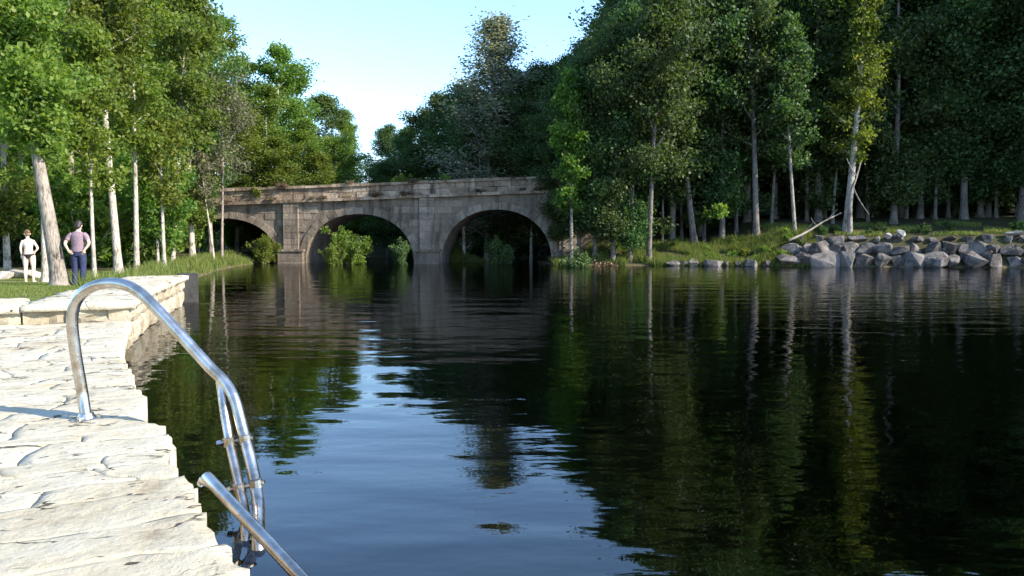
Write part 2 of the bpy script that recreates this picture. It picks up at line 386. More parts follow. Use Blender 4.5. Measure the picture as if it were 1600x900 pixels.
rng = np.random.default_rng(7); rnd = random.Random(7)
def vnoise(P, s, seed=0):
    """cheap smooth pseudo-noise on an (N,3) array"""
    P = np.asarray(P) * s; r = np.random.default_rng(seed); out = 0
    for k in range(5):
        a = r.normal(size=3) * (1 + 0.6 * k); ph = r.uniform(0, 6.28)
        out = out + np.sin(P @ a + ph + 1.2 * np.sin(P @ r.normal(size=3) * 1.3)) / (1 + 0.5 * k)
    return out / 3

# ------------------------------------------------------------------ stone pavement (deck) and terrace
DECK_Z = 0.45; TERR_Z = 0.75
EDGE = [Vector((p[0], p[1], 0)) for p in POLY[2:11]]         # from behind the camera to the terrace end
def edge_at(s):
    """point on the shore edge at arc length s from (-1, 2.94)"""
    P = EDGE; i0 = 2; L = 0
    if s >= 0:
        i = i0
        while i < len(P) - 2 and s > (P[i + 1] - P[i]).length: s -= (P[i + 1] - P[i]).length; i += 1
        d = (P[i + 1] - P[i]).normalized(); return P[i] + d * s
    i = i0
    while i > 1 and -s > (P[i] - P[i - 1]).length: s += (P[i] - P[i - 1]).length; i -= 1
    d = (P[i - 1] - P[i]).normalized(); return P[i] + d * (-s)
E_DIR = Vector((-0.415, 0.91, 0)).normalized(); E_IN = Vector((-E_DIR.y, E_DIR.x, 0))     # inland
def slab(name, corners, ztop, thick, mat, parent, seed, nu=7, nv=5, rough=0.02, wobble=0.02, roundk=0.02):
    """irregular flagstone: corners p00,p10,p11,p01 (ccw from above)"""
    c = [Vector(p) for p in corners]; V = []; 
    ctr = sum(c, Vector()) / 4
    us = [0, 0.06] + [0.06 + 0.88 * i / (nu - 3) for i in range(1, nu - 3)] + [0.94, 1]
    vs = [0, 0.08] + [0.08 + 0.84 * i / (nv - 3) for i in range(1, nv - 3)] + [0.92, 1]
    G = []
    for v in vs:
        for u in us:
            G.append((c[0] * (1 - u) + c[1] * u) * (1 - v) + (c[3] * (1 - u) + c[2] * u) * v)
    A = np.array([tuple(p) for p in G])
    A[:, 0] += vnoise(A, 5, 11) * wobble; A[:, 1] += vnoise(A, 5, 12) * wobble
    z = ztop + vnoise(A, 3.2, 13) * rough + vnoise(A, 11, 14 + seed % 5) * rough * 0.5
    k = 0
    for j, v in enumerate(vs):
        for i, u in enumerate(us):
            if i in (0, len(us) - 1) or j in (0, len(vs) - 1): z[k] -= roundk * (1.0 + 0.8 * math.sin(k * 2.3 + seed))
            k += 1
    A[:, 2] = z
    nu_, nv_ = len(us), len(vs)
    F = [(j * nu_ + i, j * nu_ + i + 1, (j + 1) * nu_ + i + 1, (j + 1) * nu_ + i) for j in range(nv_ - 1) for i in range(nu_ - 1)]
    ring = [i for i in range(nu_)] + [j * nu_ + nu_ - 1 for j in range(1, nv_)] + [(nv_ - 1) * nu_ + i for i in range(nu_ - 2, -1, -1)] + [j * nu_ for j in range(nv_ - 2, 0, -1)]
    B = A[ring].copy(); B[:, 2] = ztop - thick
    base = len(A); n = len(ring)
    F += [(ring[(q + 1) % n], ring[q], base + q, base + (q + 1) % n) for q in range(n)]
    F.append(tuple(base + q for q in range(n - 1, -1, -1)))
    V = np.concatenate([A, B])
    return obj(name, pyd(name, V, F), mat, parent, smooth=True)

# deck core
b = Buf(); ring = [edge_at(s) + E_IN * 0.1 for s in np.linspace(-8, 10.1, 30)]
inn = [p + E_IN * 7 for p in ring]
V = [(p.x, p.y, z) for z in (-1.3, DECK_Z - 0.04) for p in ring + inn[::-1]]; n = len(ring) * 2
F = [tuple(range(n, 2 * n)), tuple(range(n - 1, -1, -1))] + [(q, (q + 1) % n, n + (q + 1) % n, n + q) for q in range(n)]
pave = obj('pavement', pyd('pavement', V, F), M['mortar']); tag(pave, kind='structure')
s = -1.6; row = 0; cnt = 0
r2 = random.Random(3)
while s < 10.0:
    wdt = r2.uniform(0.2, 0.46); s2 = min(s + wdt, 10.15)
    if 10.15 - s2 < 0.25: s2 = 10.15
    a, c = edge_at(s), edge_at(s2)
    ta = tc = r2.uniform(-0.02, 0.06); ta += r2.uniform(-0.03, 0.03); g = 0.004; first = True
    lim = 2.5 if s < 5 else 4.0
    while ta < lim:
        ln = r2.uniform(0.3, 0.95); sk = r2.uniform(-0.08, 0.08)
        na, nc = max(ta, tc) + ln + sk, max(ta, tc) + ln - sk
        p00 = a + E_IN * ta + E_DIR * g; p10 = c + E_IN * tc - E_DIR * g
        p01 = a + E_IN * (na - 0.008) + E_DIR * g; p11 = c + E_IN * (nc - 0.008) - E_DIR * g
        slab('flagstone', (p00, p10, p11, p01), DECK_Z + r2.uniform(-0.004, 0.004), 0.22 if first else 0.12, M['flagstone'], pave, cnt, 9, 10, 0.012, 0.06, 0.004)
        ta, tc = na, nc; cnt += 1; first = False
    s = s2; row += 1

# terrace: retaining wall with big blocks and coping slabs
tpath = [edge_at(x) for x in np.linspace(10.2, 19.4, 14)]
tpath = [p for p in tpath]
front0 = tpath[0]; front1 = front0 + E_IN * 6.5
wall = empty('retaining_wall', (front0.x, front0.y, 0))
tag(wall, 'low cream stone retaining wall with flat coping edging the lawn above the water', 'wall')
def wloc(p, z=0): return Vector((p.x - front0.x, p.y - front0.y, z))
core = Buf()
ring = [wloc(p + E_IN * 0.12 + E_DIR * 0.1) for p in tpath]; inn = [wloc(p + E_IN * 1.35 + E_DIR * 0.1) for p in tpath]
n = len(ring) * 2
V = [(p.x, p.y, z) for z in (-1.2, TERR_Z - 0.1) for p in ring + inn[::-1]]
core.add(V, [tuple(range(n, 2 * n)), tuple(range(n - 1, -1, -1))] + [(q, (q + 1) % n, n + (q + 1) % n, n + q) for q in range(n)])
q0 = [wloc(front0 + E_IN * 1.35 + E_DIR * 0.1), wloc(front1 + E_DIR * 0.1), wloc(front1 + E_DIR * 1.3), wloc(front0 + E_IN * 1.35 + E_DIR * 1.3)]
V = [(p.x, p.y, z) for z in (-0.5, TERR_Z - 0.1) for p in q0]
core.add(V, [(4, 5, 6, 7), (3, 2, 1, 0)] + [(q, (q + 1) % 4, 4 + (q + 1) % 4, 4 + q) for q in range(4)])
obj('core', core.mesh('core'), M['mortar'], wall)
def rough_block(name, p0, p1, z0, z1, depth, inward, mat, parent, seed, rough=0.03):
    """wall block between p0 and p1 on the face line, reaching 'depth' inward"""
    nu, nv = 6, 5; V = []
    up = Vector((0, 0, 1)); d = p1 - p0
    for side in (0, 1):
        for j in range(nv):
            for i in range(nu):
                u = i / (nu - 1); v = j / (nv - 1)
                p = p0 + d * u + up * (z0 + (z1 - z0) * v) + inward * (depth * side)
                V.append(tuple(p))
    A = np.array(V); m = nu * nv
    disp = vnoise(A, 4, 21 + seed % 7) * rough + vnoise(A, 12, 22) * rough * 0.4
    for j in range(nv):
        for i in range(nu):
            k = j * nu + i
            edge = (i in (0, nu - 1)) + (j in (0, nv - 1))
            A[k] += np.array(tuple(inward)) * (disp[k] + 0.035 * edge * (1 + 0.5 * math.sin(seed + k)))
    for k in range(2 * m): A[k, 2] += disp[k] * 0.5
    F = [(j * nu + i, j * nu + i + 1, (j + 1) * nu + i + 1, (j + 1) * nu + i) for j in range(nv - 1) for i in range(nu - 1)]
    F += [tuple(reversed([m + x for x in f])) for f in F]
    rg = [i for i in range(nu)] + [j * nu + nu - 1 for j in range(1, nv)] + [(nv - 1) * nu + i for i in range(nu - 2, -1, -1)] + [j * nu for j in range(nv - 2, 0, -1)]
    q = len(rg); F += [(rg[(x + 1) % q], rg[x], m + rg[x], m + rg[(x + 1) % q]) for x in range(q)]
    return obj(name, pyd(name, A, F), mat, parent, smooth=False)
# front face (facing the camera): one course of big blocks
t = 0.0; k = 0
while t < 6.2:
    ln = r2.uniform(0.45, 1.1)
    rough_block('block', wloc(front0 + E_IN * (t + ln - 0.03)), wloc(front0 + E_IN * t), DECK_Z - 0.08, TERR_Z - 0.085 + r2.uniform(-0.03, 0.01), 0.3, E_DIR, M['wallstone'], wall, k, 0.08)
    t += ln; k += 1
# face along the water: three courses
for ci, (z0, z1) in enumerate(((-0.6, 0.0), (0.015, 0.36), (0.375, 0.66))):
    s = 10.2
    while s < 19.0:
        ln = min(r2.uniform(0.5, 1.1), 19.35 - s)
        rough_block('block', wloc(edge_at(s + 0.01)), wloc(edge_at(s + ln - 0.02)), z0, z1, 0.3, E_IN, M['wallstone'], wall, k, 0.04)
        s += ln; k += 1
# coping slabs along water and along the front
s = 10.15; k = 0
while s < 19.2:
    ln = min(r2.uniform(0.7, 1.3), 19.45 - s)
    a, c = edge_at(s) - E_IN * 0.06, edge_at(s + ln - 0.015) - E_IN * 0.06
    slab('coping', (wloc(a), wloc(c), wloc(c + E_IN * 1.5), wloc(a + E_IN * 1.5)), TERR_Z + r2.uniform(-0.01, 0.015), 0.12, M['flagstone'], wall, k, 9, 9, 0.03, 0.08, 0.03)
    s += ln; k += 1
t = 1.46
while t < 6.2:
    ln = r2.uniform(0.7, 1.3)
    a = front0 + E_IN * t + E_DIR * -0.06; c = a + E_DIR * 1.35
    slab('coping', (wloc(a), wloc(c), wloc(c + E_IN * (ln - 0.015)), wloc(a + E_IN * (ln - 0.015))), TERR_Z + r2.uniform(-0.02, 0.015), 0.13, M['flagstone'], wall, k, 9, 9, 0.035, 0.08, 0.03)
    t += ln; k += 1
# block at the end of the terrace, shade put into its dark colour
pb = edge_at(19.75)
bm = bmesh.new(); bmesh.ops.create_cube(bm, size=1); bmesh.ops.scale(bm, vec=(0.5, 0.6, 1.25), verts=bm.verts)
bmesh.ops.subdivide_edges(bm, edges=bm.edges, cuts=4, use_grid_fill=True)
bmesh.ops.bevel(bm, geom=[e for e in bm.edges if e.calc_face_angle(0) > 1], offset=0.02, segments=2, affect='EDGES')
me = bpy.data.meshes.new('sluice_post'); bm.to_mesh(me); bm.free()
A = np.array([v.co[:] for v in me.vertices]); dn = vnoise(A, 6, 5) * 0.012
for v, q in zip(me.vertices, dn): v.co *= (1 + q)
o = obj('concrete_post', me, M['shadedblock'], None, (pb.x - 0.02, pb.y + 0.1, 0.16)); o.rotation_euler = (0, 0, math.atan2(E_DIR.x, E_DIR.y) * -1)
tag(o, 'short concrete post coloured dark for shade, standing in water at the end of the stone terrace', 'post')

# ------------------------------------------------------------------ swimming ladder
base = atz(135, 655, DECK_Z)
e1 = at(350, 603, 5.05)            # bend where the tube turns down
w1 = atz(404, 856, 0.0)
top = [base, at(128, 610, 5.34), at(117, 545, 5.30), at(113, 495, 5.27), at(124, 463, 5.25), at(150, 446, 5.23), at(185, 443, 5.2), at(215, 455, 5.18),
       at(245, 483, 5.15), at(290, 532, 5.11), at(330, 576, 5.07), at(352, 598, 5.05), at(367, 625, 5.0), at(379, 670, 4.93), at(395, 735, 4.78), at(404, 792, 4.58), w1, w1 + Vector((0.02, -0.03, -0.5))]
lad = empty('swimming_ladder', base); tag(lad, 'stainless steel swimming ladder rail arching from the stone deck into the water', 'ladder')
rel = lambda P: [Vector(p) - base for p in P]
b = Buf(); b.tube(bez(rel(top), 6), 0.038, 18); obj('handrail', b.mesh('handrail'), M['steel'], lad, smooth=True)
second = [at(344, 590, 5.06), at(347, 612, 5.045), at(352, 650, 4.97), at(361, 700, 4.87), at(375, 765, 4.69), at(382, 800, 4.57), atz(385, 842, 0.0)]
second.append(second[-1] + Vector((0.02, -0.03, -0.5)))
b = Buf(); b.tube(bez(rel(second), 5), 0.031, 14); obj('leg', b.mesh('leg'), M['steel'], lad, smooth=True)
for k, (a, c, dd) in enumerate((((359, 690), (383, 686), 4.89), ((374, 762), (400, 756), 4.7))):
    p0, p1 = at(*a, dd), at(*c, dd)
    b = Buf(); d = (p1 - p0).normalized(); up = Vector((-0.12, 0, 1)).normalized()
    for q in (p0, p1): b.tube(rel([q - up * 0.028, q + up * 0.028]), [0.041, 0.041], 14)
    b.tube(rel([p0 - d * 0.06, p1 + d * 0.055]), 0.012, 8); b.tube(rel([p0 - d * 0.08, p0 - d * 0.05]), 0.022, 6)
    obj('clamp', b.mesh('clamp'), M['steel'], lad, smooth=False)
b = Buf(); b.tube([(0, 0, -0.02), (0, 0, 0.010), (0, 0, 0.014)], [0.1, 0.1, 0.088], 24); b.tube([(0, 0, 0.012), (0, 0, 0.045)], [0.06, 0.046], 18)
flange = obj('base_flange', b.mesh('base_flange'), M['steel'], lad)
for g in range(3):
    b = Buf(); a = g * 2.1 + 0.4; b.tube([(0.075 * math.cos(a), 0.075 * math.sin(a), 0.008), (0.075 * math.cos(a), 0.075 * math.sin(a), 0.03)], [0.014, 0.012], 6)
    obj('bolt', b.mesh('bolt'), M['steel'], flange)
# treads below the water
for z in (-0.22, -0.5):
    b = Buf(); p = rel([w1 + Vector((0.0, 0, z)), w1 + Vector((0.24, -0.4, z))])
    b.tube(p, (0.03), 8); obj('tread', b.mesh('tread'), M['steel'], lad)
# loose tube: the other rail, lying over the deck edge into the water
a = at(322, 744, 4.02); c = at(468, 900, 3.36); d = (c - a)
pole = empty('steel_pole', a); tag(pole, 'loose steel tube with rounded end slanting from the deck edge into the water', 'pole')
b = Buf(); P = [Vector((0, 0, 0)) - d.normalized() * 0.012, Vector(), d.normalized() * 0.012, d * 0.5, d, d * 2.0, d * 3.2]
b.tube(P, [0.013, 0.025, 0.031, 0.031, 0.031, 0.031, 0.031], 18); obj('tube', b.mesh('tube'), M['steel'], pole, smooth=True)
b = Buf(); b.tube([(-0.035, 0.01, -0.05), (-0.02, 0.005, -0.02), (0.06, -0.06, -0.035)], [0.02, 0.024, 0.018], 8); obj('bracket', b.mesh('bracket'), M['steel'], pole)

# ------------------------------------------------------------------ bridge
def bw(u, v, z): return B_U * u - B_N * v + Vector((0, 0, z))       # local to the bridge empty, v goes away from the camera
bridge = empty('stone_bridge', B_C); tag(bridge, 'old three-arched stone road bridge with overgrown parapet crossing the pond', 'bridge')
ARCH = [-10.1, 0.0, 10.1]; HS = 4.0; SPR = 0.35; WID = 5.2
def crown(u): return 3.62 + 0.03 * u
def cornz(u): return 4.62 + 0.035 * u
def intr(u, grow=0.0):
    for c in ARCH:
        x = (u - c) / (HS + grow)
        if abs(x) < 1: return SPR + (crown(c) + grow - SPR) * (1 - abs(x) ** 2.15) ** 0.5
    return -2.0
U0, U1 = -21.0, 17.6
us = sorted(set([U0, U1] + [c + HS * math.sin(t) for c in ARCH for t in np.linspace(-math.pi / 2, math.pi / 2, 33)] + list(np.linspace(U0, U1, 30))))
V = []; F = []
def vi(p): V.append(tuple(p)); return len(V) - 1
for v in (0.0, WID):
    lo = [vi(bw(u, v, intr(u))) for u in us]; hi = [vi(bw(u, v, cornz(u))) for u in us]
    sp = [None] * len(us)
    for i in range(len(us) - 1):
        um = (us[i] + us[i + 1]) / 2; inside = any(abs(um - c) < HS for c in ARCH)
        if inside:
            a, c = lo[i], lo[i + 1]
            if intr(us[i]) < -1: a = vi(bw(us[i], v, SPR))
            if intr(us[i + 1]) < -1: c = vi(bw(us[i + 1], v, SPR))
            F.append((a, c, hi[i + 1], hi[i]) if v == 0 else (c, a, hi[i], hi[i + 1]))
        else:
            za = lo[i] if intr(us[i]) < -1 else vi(bw(us[i], v, -2)); zb = lo[i + 1] if intr(us[i + 1]) < -1 else vi(bw(us[i + 1], v, -2))
            F.append((za, zb, hi[i + 1], hi[i]) if v == 0 else (zb, za, hi[i], hi[i + 1]))
for c in ARCH:                                                     # soffits and jambs
    P = [(c - HS, -2.0)] + [(c + HS * math.sin(t), None) for t in np.linspace(-math.pi / 2, math.pi / 2, 33)] + [(c + HS, -2.0)]
    rowA = []; rowB = []
    for u, z in P:
        if z is None: z = max(SPR, intr(u)) 
        rowA.append(vi(bw(u, 0, z))); rowB.append(vi(bw(u, WID, z)))
    for i in range(len(P) - 1): F.append((rowA[i + 1], rowA[i], rowB[i], rowB[i + 1]))
a = [vi(bw(U0, 0, cornz(U0))), vi(bw(U1, 0, cornz(U1))), vi(bw(U1, WID, cornz(U1))), vi(bw(U0, WID, cornz(U0)))]; F.append(tuple(a))
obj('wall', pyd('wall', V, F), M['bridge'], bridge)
rb = random.Random(5)
def hexa(name, P8, mat, parent):
    """8 points: bottom 4 ccw, top 4 ccw"""
    return obj(name, pyd(name, P8, [(3, 2, 1, 0), (4, 5, 6, 7), (0, 1, 5, 4), (1, 2, 6, 5), (2, 3, 7, 6), (3, 0, 4, 7)]), mat, parent)
for c in ARCH:                                                     # arch ring stones
    nvs = 19
    for k in range(nvs):
        t0 = -math.pi / 2 + math.pi * (k + 0.03) / nvs; t1 = -math.pi / 2 + math.pi * (k + 0.97) / nvs
        pr = 0.07 + rb.uniform(-0.012, 0.02); g = 0.5 + rb.uniform(-0.03, 0.05)
        Q = []
        for v in (-pr, 0.35):
            for (t, gr) in ((t0, -0.015), (t1, -0.015), (t1, g), (t0, g)):
                u = c + (HS + gr) * math.sin(t); zc = (crown(c) + gr - SPR)
                Q.append(tuple(bw(u, v, SPR + zc * max(0.0, 1 - abs(math.sin(t)) ** 2.15) ** 0.5)))
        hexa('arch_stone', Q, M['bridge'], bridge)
for pu, hw in ((-15.3, 0.55), (-5.05, 0.55), (5.05, 0.55), (15.3, 0.65)):        # pilasters with plinth ledge and courses
    z = -1.5; crs = 0
    while z < cornz(pu) - 0.06:
        zz = z + (0.46 if z > 0.9 else 0.8); zz = min(zz, cornz(pu) - 0.03)
        ex = 0.26 if z > 0.85 else 0.5
        wd = hw if z > 0.85 else 0.92
        pr = ex + rb.uniform(-0.015, 0.015)
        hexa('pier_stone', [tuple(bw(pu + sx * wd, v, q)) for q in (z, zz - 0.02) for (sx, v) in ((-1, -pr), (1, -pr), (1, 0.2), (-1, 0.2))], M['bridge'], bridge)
        z = zz; crs += 1
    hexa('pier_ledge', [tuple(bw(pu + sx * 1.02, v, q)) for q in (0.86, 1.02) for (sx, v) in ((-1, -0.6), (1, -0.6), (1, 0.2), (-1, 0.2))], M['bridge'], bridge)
z = SPR + 0.1; crs = 0                                              # coursed facing stones between the arches
while z < 4.9:
    u = U0 + (0.6 if crs % 2 else 0.0)
    while u < U1 - 0.2:
        ln = rb.uniform(0.8, 1.25); ok = True
        for q in np.linspace(u, u + ln, 6):
            for cc in ARCH:
                xx = abs(q - cc) / (HS + 0.58)
                if xx < 1 and z < SPR + 0.02 + (crown(cc) + 0.58 - SPR) * (1 - xx ** 2.15) ** 0.5: ok = False
            if z + 0.46 > cornz(q) - 0.03: ok = False
        if ok and u + ln < U1:
            pr = 0.03 + rb.uniform(-0.012, 0.025)
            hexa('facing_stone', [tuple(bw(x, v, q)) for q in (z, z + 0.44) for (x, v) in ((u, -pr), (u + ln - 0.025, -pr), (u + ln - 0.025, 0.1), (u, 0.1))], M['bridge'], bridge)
        u += ln
    z += 0.46; crs += 1
u = U0
while u < U1 - 0.2:                                                # cornice
    ln = min(rb.uniform(1.2, 1.9), U1 - u); pr = 0.34 + rb.uniform(-0.02, 0.02)
    hexa('cornice', [tuple(bw(x, v, cornz(x) + dz)) for dz in (-0.02, 0.2) for (x, v) in ((u, -pr), (u + ln - 0.02, -pr), (u + ln - 0.02, 0.4), (u, 0.4))], M['parapet'], bridge)
    u += ln
for course in range(2):                                            # parapet stones in two courses
    u = U0
    while u < U1 - 0.2:
        ln = min(rb.uniform(0.7, 1.5), U1 - u); pr = 0.12 + rb.uniform(-0.03, 0.03)
        hexa('parapet_stone', [tuple(bw(x, v, cornz(x) + 0.2 + course * 0.4 + dz + jz)) for dz, jz in ((0.004, 0), (0.385, rb.uniform(-0.015, 0.015))) for (x, v) in ((u, -pr), (u + ln - 0.02, -pr), (u + ln - 0.02, 0.32), (u, 0.32))], M['parapet'], bridge)
        u += ln
u = U0
while u < U1 - 0.2:                                                # coping
    ln = min(rb.uniform(0.9, 1.6), U1 - u); pr = 0.24 + rb.uniform(-0.03, 0.03); j0 = rb.uniform(-0.03, 0.04)
    hexa('coping', [tuple(bw(x, v, cornz(x) + 1.0 + dz + (j0 if dz > 0.1 else 0))) for dz in (0.0, 0.2) for (x, v) in ((u, -pr), (u + ln - 0.025, -pr + rb.uniform(-0.01, 0.01)), (u + ln - 0.025, 0.42), (u, 0.42))], M['parapet'], bridge)
    u += ln
b = Buf(); P = []
hexa('far_parapet', [tuple(bw(x, v, cornz(x) + dz)) for dz in (0.004, 1.15) for (x, v) in ((U0, WID - 0.4), (U1, WID - 0.4), (U1, WID + 0.1), (U0, WID + 0.1))], M['parapet'], bridge)

# ------------------------------------------------------------------ foliage generators
def leaf_quads(C, size, rr, flat=0.45, aspect=0.62):
    n = len(C)
    nrm = rr.normal(size=(n, 3)); nrm /= np.linalg.norm(nrm, axis=1, keepdims=True)
    nrm = nrm + np.array([0, 0, flat]); nrm /= np.linalg.norm(nrm, axis=1, keepdims=True)
    a = rr.normal(size=(n, 3)); a -= nrm * np.sum(a * nrm, 1, keepdims=True); a /= np.linalg.norm(a, axis=1, keepdims=True) + 1e-9
    bq = np.cross(nrm, a)
    L = (size * rr.uniform(0.6, 1.3, n))[:, None]; W = L * aspect
    fold = nrm * L * 0.12
    return np.stack([C - a * L / 2, C + bq * W / 2 + fold, C + a * L / 2, C - bq * W / 2 + fold], 1)

def tree_mesh(seed, Ht, cb=0.3, Rd=0.22, nl=12000, leaf=0.26, tr=0.018, shape='round', nlimb=26, lean=(0, 0), wig=0.02, clump=0.075, low=0.0, sides=8, sparse=0.0, droop=0.0):
    """returns trunk mesh, crown mesh; Rd crown radius / height"""
    r = random.Random(seed); rr = np.random.default_rng(seed)
    tb = Buf(); n = 12; pts = []
    ph = [r.uniform(0, 6.28) for _ in range(4)]
    def tp(t):
        return Vector((lean[0] * t * Ht + wig * Ht * (math.sin(t * 4.2 + ph[0]) - math.sin(ph[0])) * t, lean[1] * t * Ht + wig * Ht * (math.sin(t * 3.7 + ph[1]) - math.sin(ph[1])) * t, t * Ht))
    def trd(t): return Ht * tr * ((1 - t) ** 0.8 * 0.92 + 0.05) * (1 + 0.55 * math.exp(-t * 45))
    ts = [-0.015, 0, 0.012, 0.03] + [0.06 + 0.92 * i / n for i in range(n + 1)]
    tb.tube([tp(t) for t in ts], [trd(max(t, 0)) for t in ts], sides)
    def prof(t):
        x = (t - cb) / (1 - cb)
        if x < 0: return 0.25
        if shape == 'round': return max(0.12, math.sin(math.pi * min(1, (x * 0.92 + 0.1))) ** 0.7)
        if shape == 'cone': return max(0.06, (1 - x) ** 0.75 * min(1, 0.45 + x * 4))
        if shape == 'tall': return max(0.1, math.sin(math.pi * min(1, x * 0.9 + 0.12)) ** 0.5 * (1 - 0.35 * x))
        return 1
    cl = []
    for k in range(nlimb):
        t = cb + (0.97 - cb) * ((k + r.random() * 0.8) / nlimb) ** 0.95
        if low and r.random() < low: t = r.uniform(cb * 0.35, cb)
        az = k * 2.4 + r.uniform(-0.5, 0.5)
        ln = Rd * Ht * prof(t) * r.uniform(0.62, 1.12)
        el = r.uniform(0.25, 0.75) + 0.5 * max(0, (t - cb) / (1 - cb)) - droop
        d = Vector((math.cos(az) * math.cos(el), math.sin(az) * math.cos(el), math.sin(el)))
        p0 = tp(t); path = [p0]; m = 5
        d2 = d.copy()
        for i in range(m):
            d2 = (d2 + Vector((r.uniform(-.22, .22), r.uniform(-.22, .22), r.uniform(-.12, .2)))).normalized()
            path.append(path[-1] + d2 * ln / m)
        r0 = min(trd(t) * 0.55, 0.05 + ln * 0.016)
        tb.tube(path, [r0 * (1 - 0.85 * i / m) for i in range(m + 1)], 5, False)
        for i in range(2, m + 1): cl.append((path[i], 0.75 + 0.25 * i / m))
        for q in range(r.randint(3, 5)):
            i = r.randint(1, m); s0 = path[i]; a2 = r.uniform(0, 6.28)
            sd_ = (d2 + Vector((math.cos(a2), math.sin(a2), r.uniform(-0.4, 0.6))) * 0.9).normalized()
            l2 = ln * r.uniform(0.22, 0.42); e = s0 + sd_ * l2
            tb.tube([s0, s0 + sd_ * l2 * 0.5 + Vector((0, 0, 0.04 * l2)), e], [r0 * 0.35, r0 * 0.25, r0 * 0.08], 4, False)
            cl.append((s0 + sd_ * l2 * 0.55, 0.8)); cl.append((e, 1.0))
    cl.append((tp(0.98), 0.8)); cl.append((tp(1.0), 0.6))
    P = np.array([tuple(c[0]) for c in cl]); Wt = np.array([c[1] for c in cl])
    keep = rr.random(len(P)) > sparse; P, Wt = P[keep], Wt[keep]
    szs = clump * Ht * rr.uniform(0.45, 1.15, len(P)) * Wt
    wgt = szs ** 1.6; wgt /= wgt.sum()
    idx = rr.choice(len(P), nl, p=wgt)
    off = rr.normal(size=(nl, 3)); off /= np.linalg.norm(off, axis=1, keepdims=True)
    off *= (rr.random(nl) ** 0.45)[:, None]
    C = P[idx] + off * szs[idx][:, None] * np.array([1.0, 1.0, 0.72])
    stray = rr.random(nl) < 0.05
    C[stray] += rr.normal(size=(stray.sum(), 3)) * 0.025 * Ht
    return tb.mesh('trunk'), quads('crown', leaf_quads(C, leaf, rr))

def bush_mesh(seed, Rd, Ht, nl, leaf, nst=7):
    r = random.Random(seed); rr = np.random.default_rng(seed); tb = Buf(); cl = []
    for k in range(nst):
        az = 6.28 * k / nst + r.uniform(-.4, .4); sp = r.uniform(0.1, 0.85) * Rd; hh = Ht * r.uniform(0.55, 1.0) * (1 - 0.35 * sp / Rd)
        P = [Vector((0.04 * math.cos(az) * Rd, 0.04 * math.sin(az) * Rd, -0.05))]
        for i in range(1, 5):
            f = i / 4; P.append(Vector((math.cos(az) * sp * f ** 0.8 + r.uniform(-.05, .05) * Rd, math.sin(az) * sp * f ** 0.8 + r.uniform(-.05, .05) * Rd, hh * f)))
        tb.tube(P, [0.016 * Ht * (1 - 0.8 * i / 4) for i in range(5)], 5, False)
        for i in range(1, 5): cl.append((P[i], 0.7 + 0.3 * i / 4))
        for q in range(5):
            i = r.randint(1, 4); e = P[i] + Vector((r.uniform(-1, 1), r.uniform(-1, 1), r.uniform(-.5, .8))) * 0.32 * Rd
            tb.tube([P[i], e], [0.006 * Ht, 0.002 * Ht], 4, False); cl.append((e, 0.8))
    P = np.array([tuple(c[0]) for c in cl]); sz = np.array([c[1] for c in cl]) * 0.26 * Rd * rr.uniform(0.6, 1.2, len(cl))
    wg = sz ** 1.6; idx = rr.choice(len(P), nl, p=wg / wg.sum())
    off = rr.normal(size=(nl, 3)); off /= np.linalg.norm(off, axis=1, keepdims=True); off *= (rr.random(nl) ** 0.45)[:, None]
    C = P[idx] + off * sz[idx][:, None]; C[:, 2] = np.maximum(C[:, 2], 0.02 * Ht)
    return tb.mesh('stem'), quads('foliage', leaf_quads(C, leaf, rr))

PROTO = {}
def proto(key, trunk, crown, bark, leafm, names=('trunk', 'crown')):
    trunk.materials.append(M[bark]); crown.materials.append(M[leafm])
    trunk.polygons.foreach_set('use_smooth', [True] * len(trunk.polygons))
    PROTO[key] = (trunk, crown, names)
def plant(key, name, x, y, sc, label, cat, group=None, rz=None, z=None, szx=1.0, sink=0.06):
    t, c, nm = PROTO[key]
    e = empty(name, (x, y, (H1(x, y) if z is None else z) - sink), rnd.uniform(0, 6.28) if rz is None else rz)
    e.scale = (sc * szx, sc * szx, sc)
    obj(nm[0], t, None, e); obj(nm[1], c, None, e)
    tag(e, label, cat, group); return e

# prototypes built at real size
for i in range(5):
    t, c = tree_mesh(100 + i, 20.0, 0.2 + 0.025 * i, 0.22, 26000, 0.25, 0.0105, ('round', 'tall', 'round', 'tall', 'round')[i], 30, ((0.02, 0), (-0.03, 0.01), (0.0, 0.02), (0.03, -0.02), (-0.02, 0))[i], 0.012, 0.07, 0.14)
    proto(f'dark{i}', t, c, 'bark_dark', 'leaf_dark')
for i in range(4):
    t, c = tree_mesh(200 + i, 16.0, 0.22 + 0.05 * (i % 3), 0.2, 17000, 0.2, 0.0105, ('tall', 'round', 'tall', 'round')[i], 30, ((-0.02, 0), (0.02, 0), (0, 0), (0.02, 0.01))[i], 0.012, 0.055, 0.15)
    proto(f'left{i}', t, c, 'bark_pale' if i % 2 == 0 else 'bark_grey', ('leaf_green', 'leaf_fresh', 'leaf_green', 'leaf_blue')[i])
t, c = tree_mesh(300, 22.0, 0.15, 0.19, 22000, 0.17, 0.009, 'cone', 90, (0.01, 0), 0.006, 0.042, 0, 8, 0.1); proto('spire', t, c, 'bark_grey', 'leaf_grey')
for i in range(3):
    t, c = bush_mesh(400 + i, 1.6, 2.6, 4500, 0.16, 8); proto(f'bush{i}', t, c, 'bark_grey', ('leaf_fresh', 'leaf_green', 'leaf_dark')[i], ('stem', 'foliage'))
t, c = bush_mesh(410, 0.7, 0.7, 700, 0.13, 7); proto('weed', t, c, 'bark_dark', 'leaf_fresh', ('stem', 'foliage'))
t, c = bush_mesh(411, 0.8, 0.5, 700, 0.12, 9); proto('dryweed', t, c, 'bark_dark', 'leaf_dry', ('stem', 'foliage'))

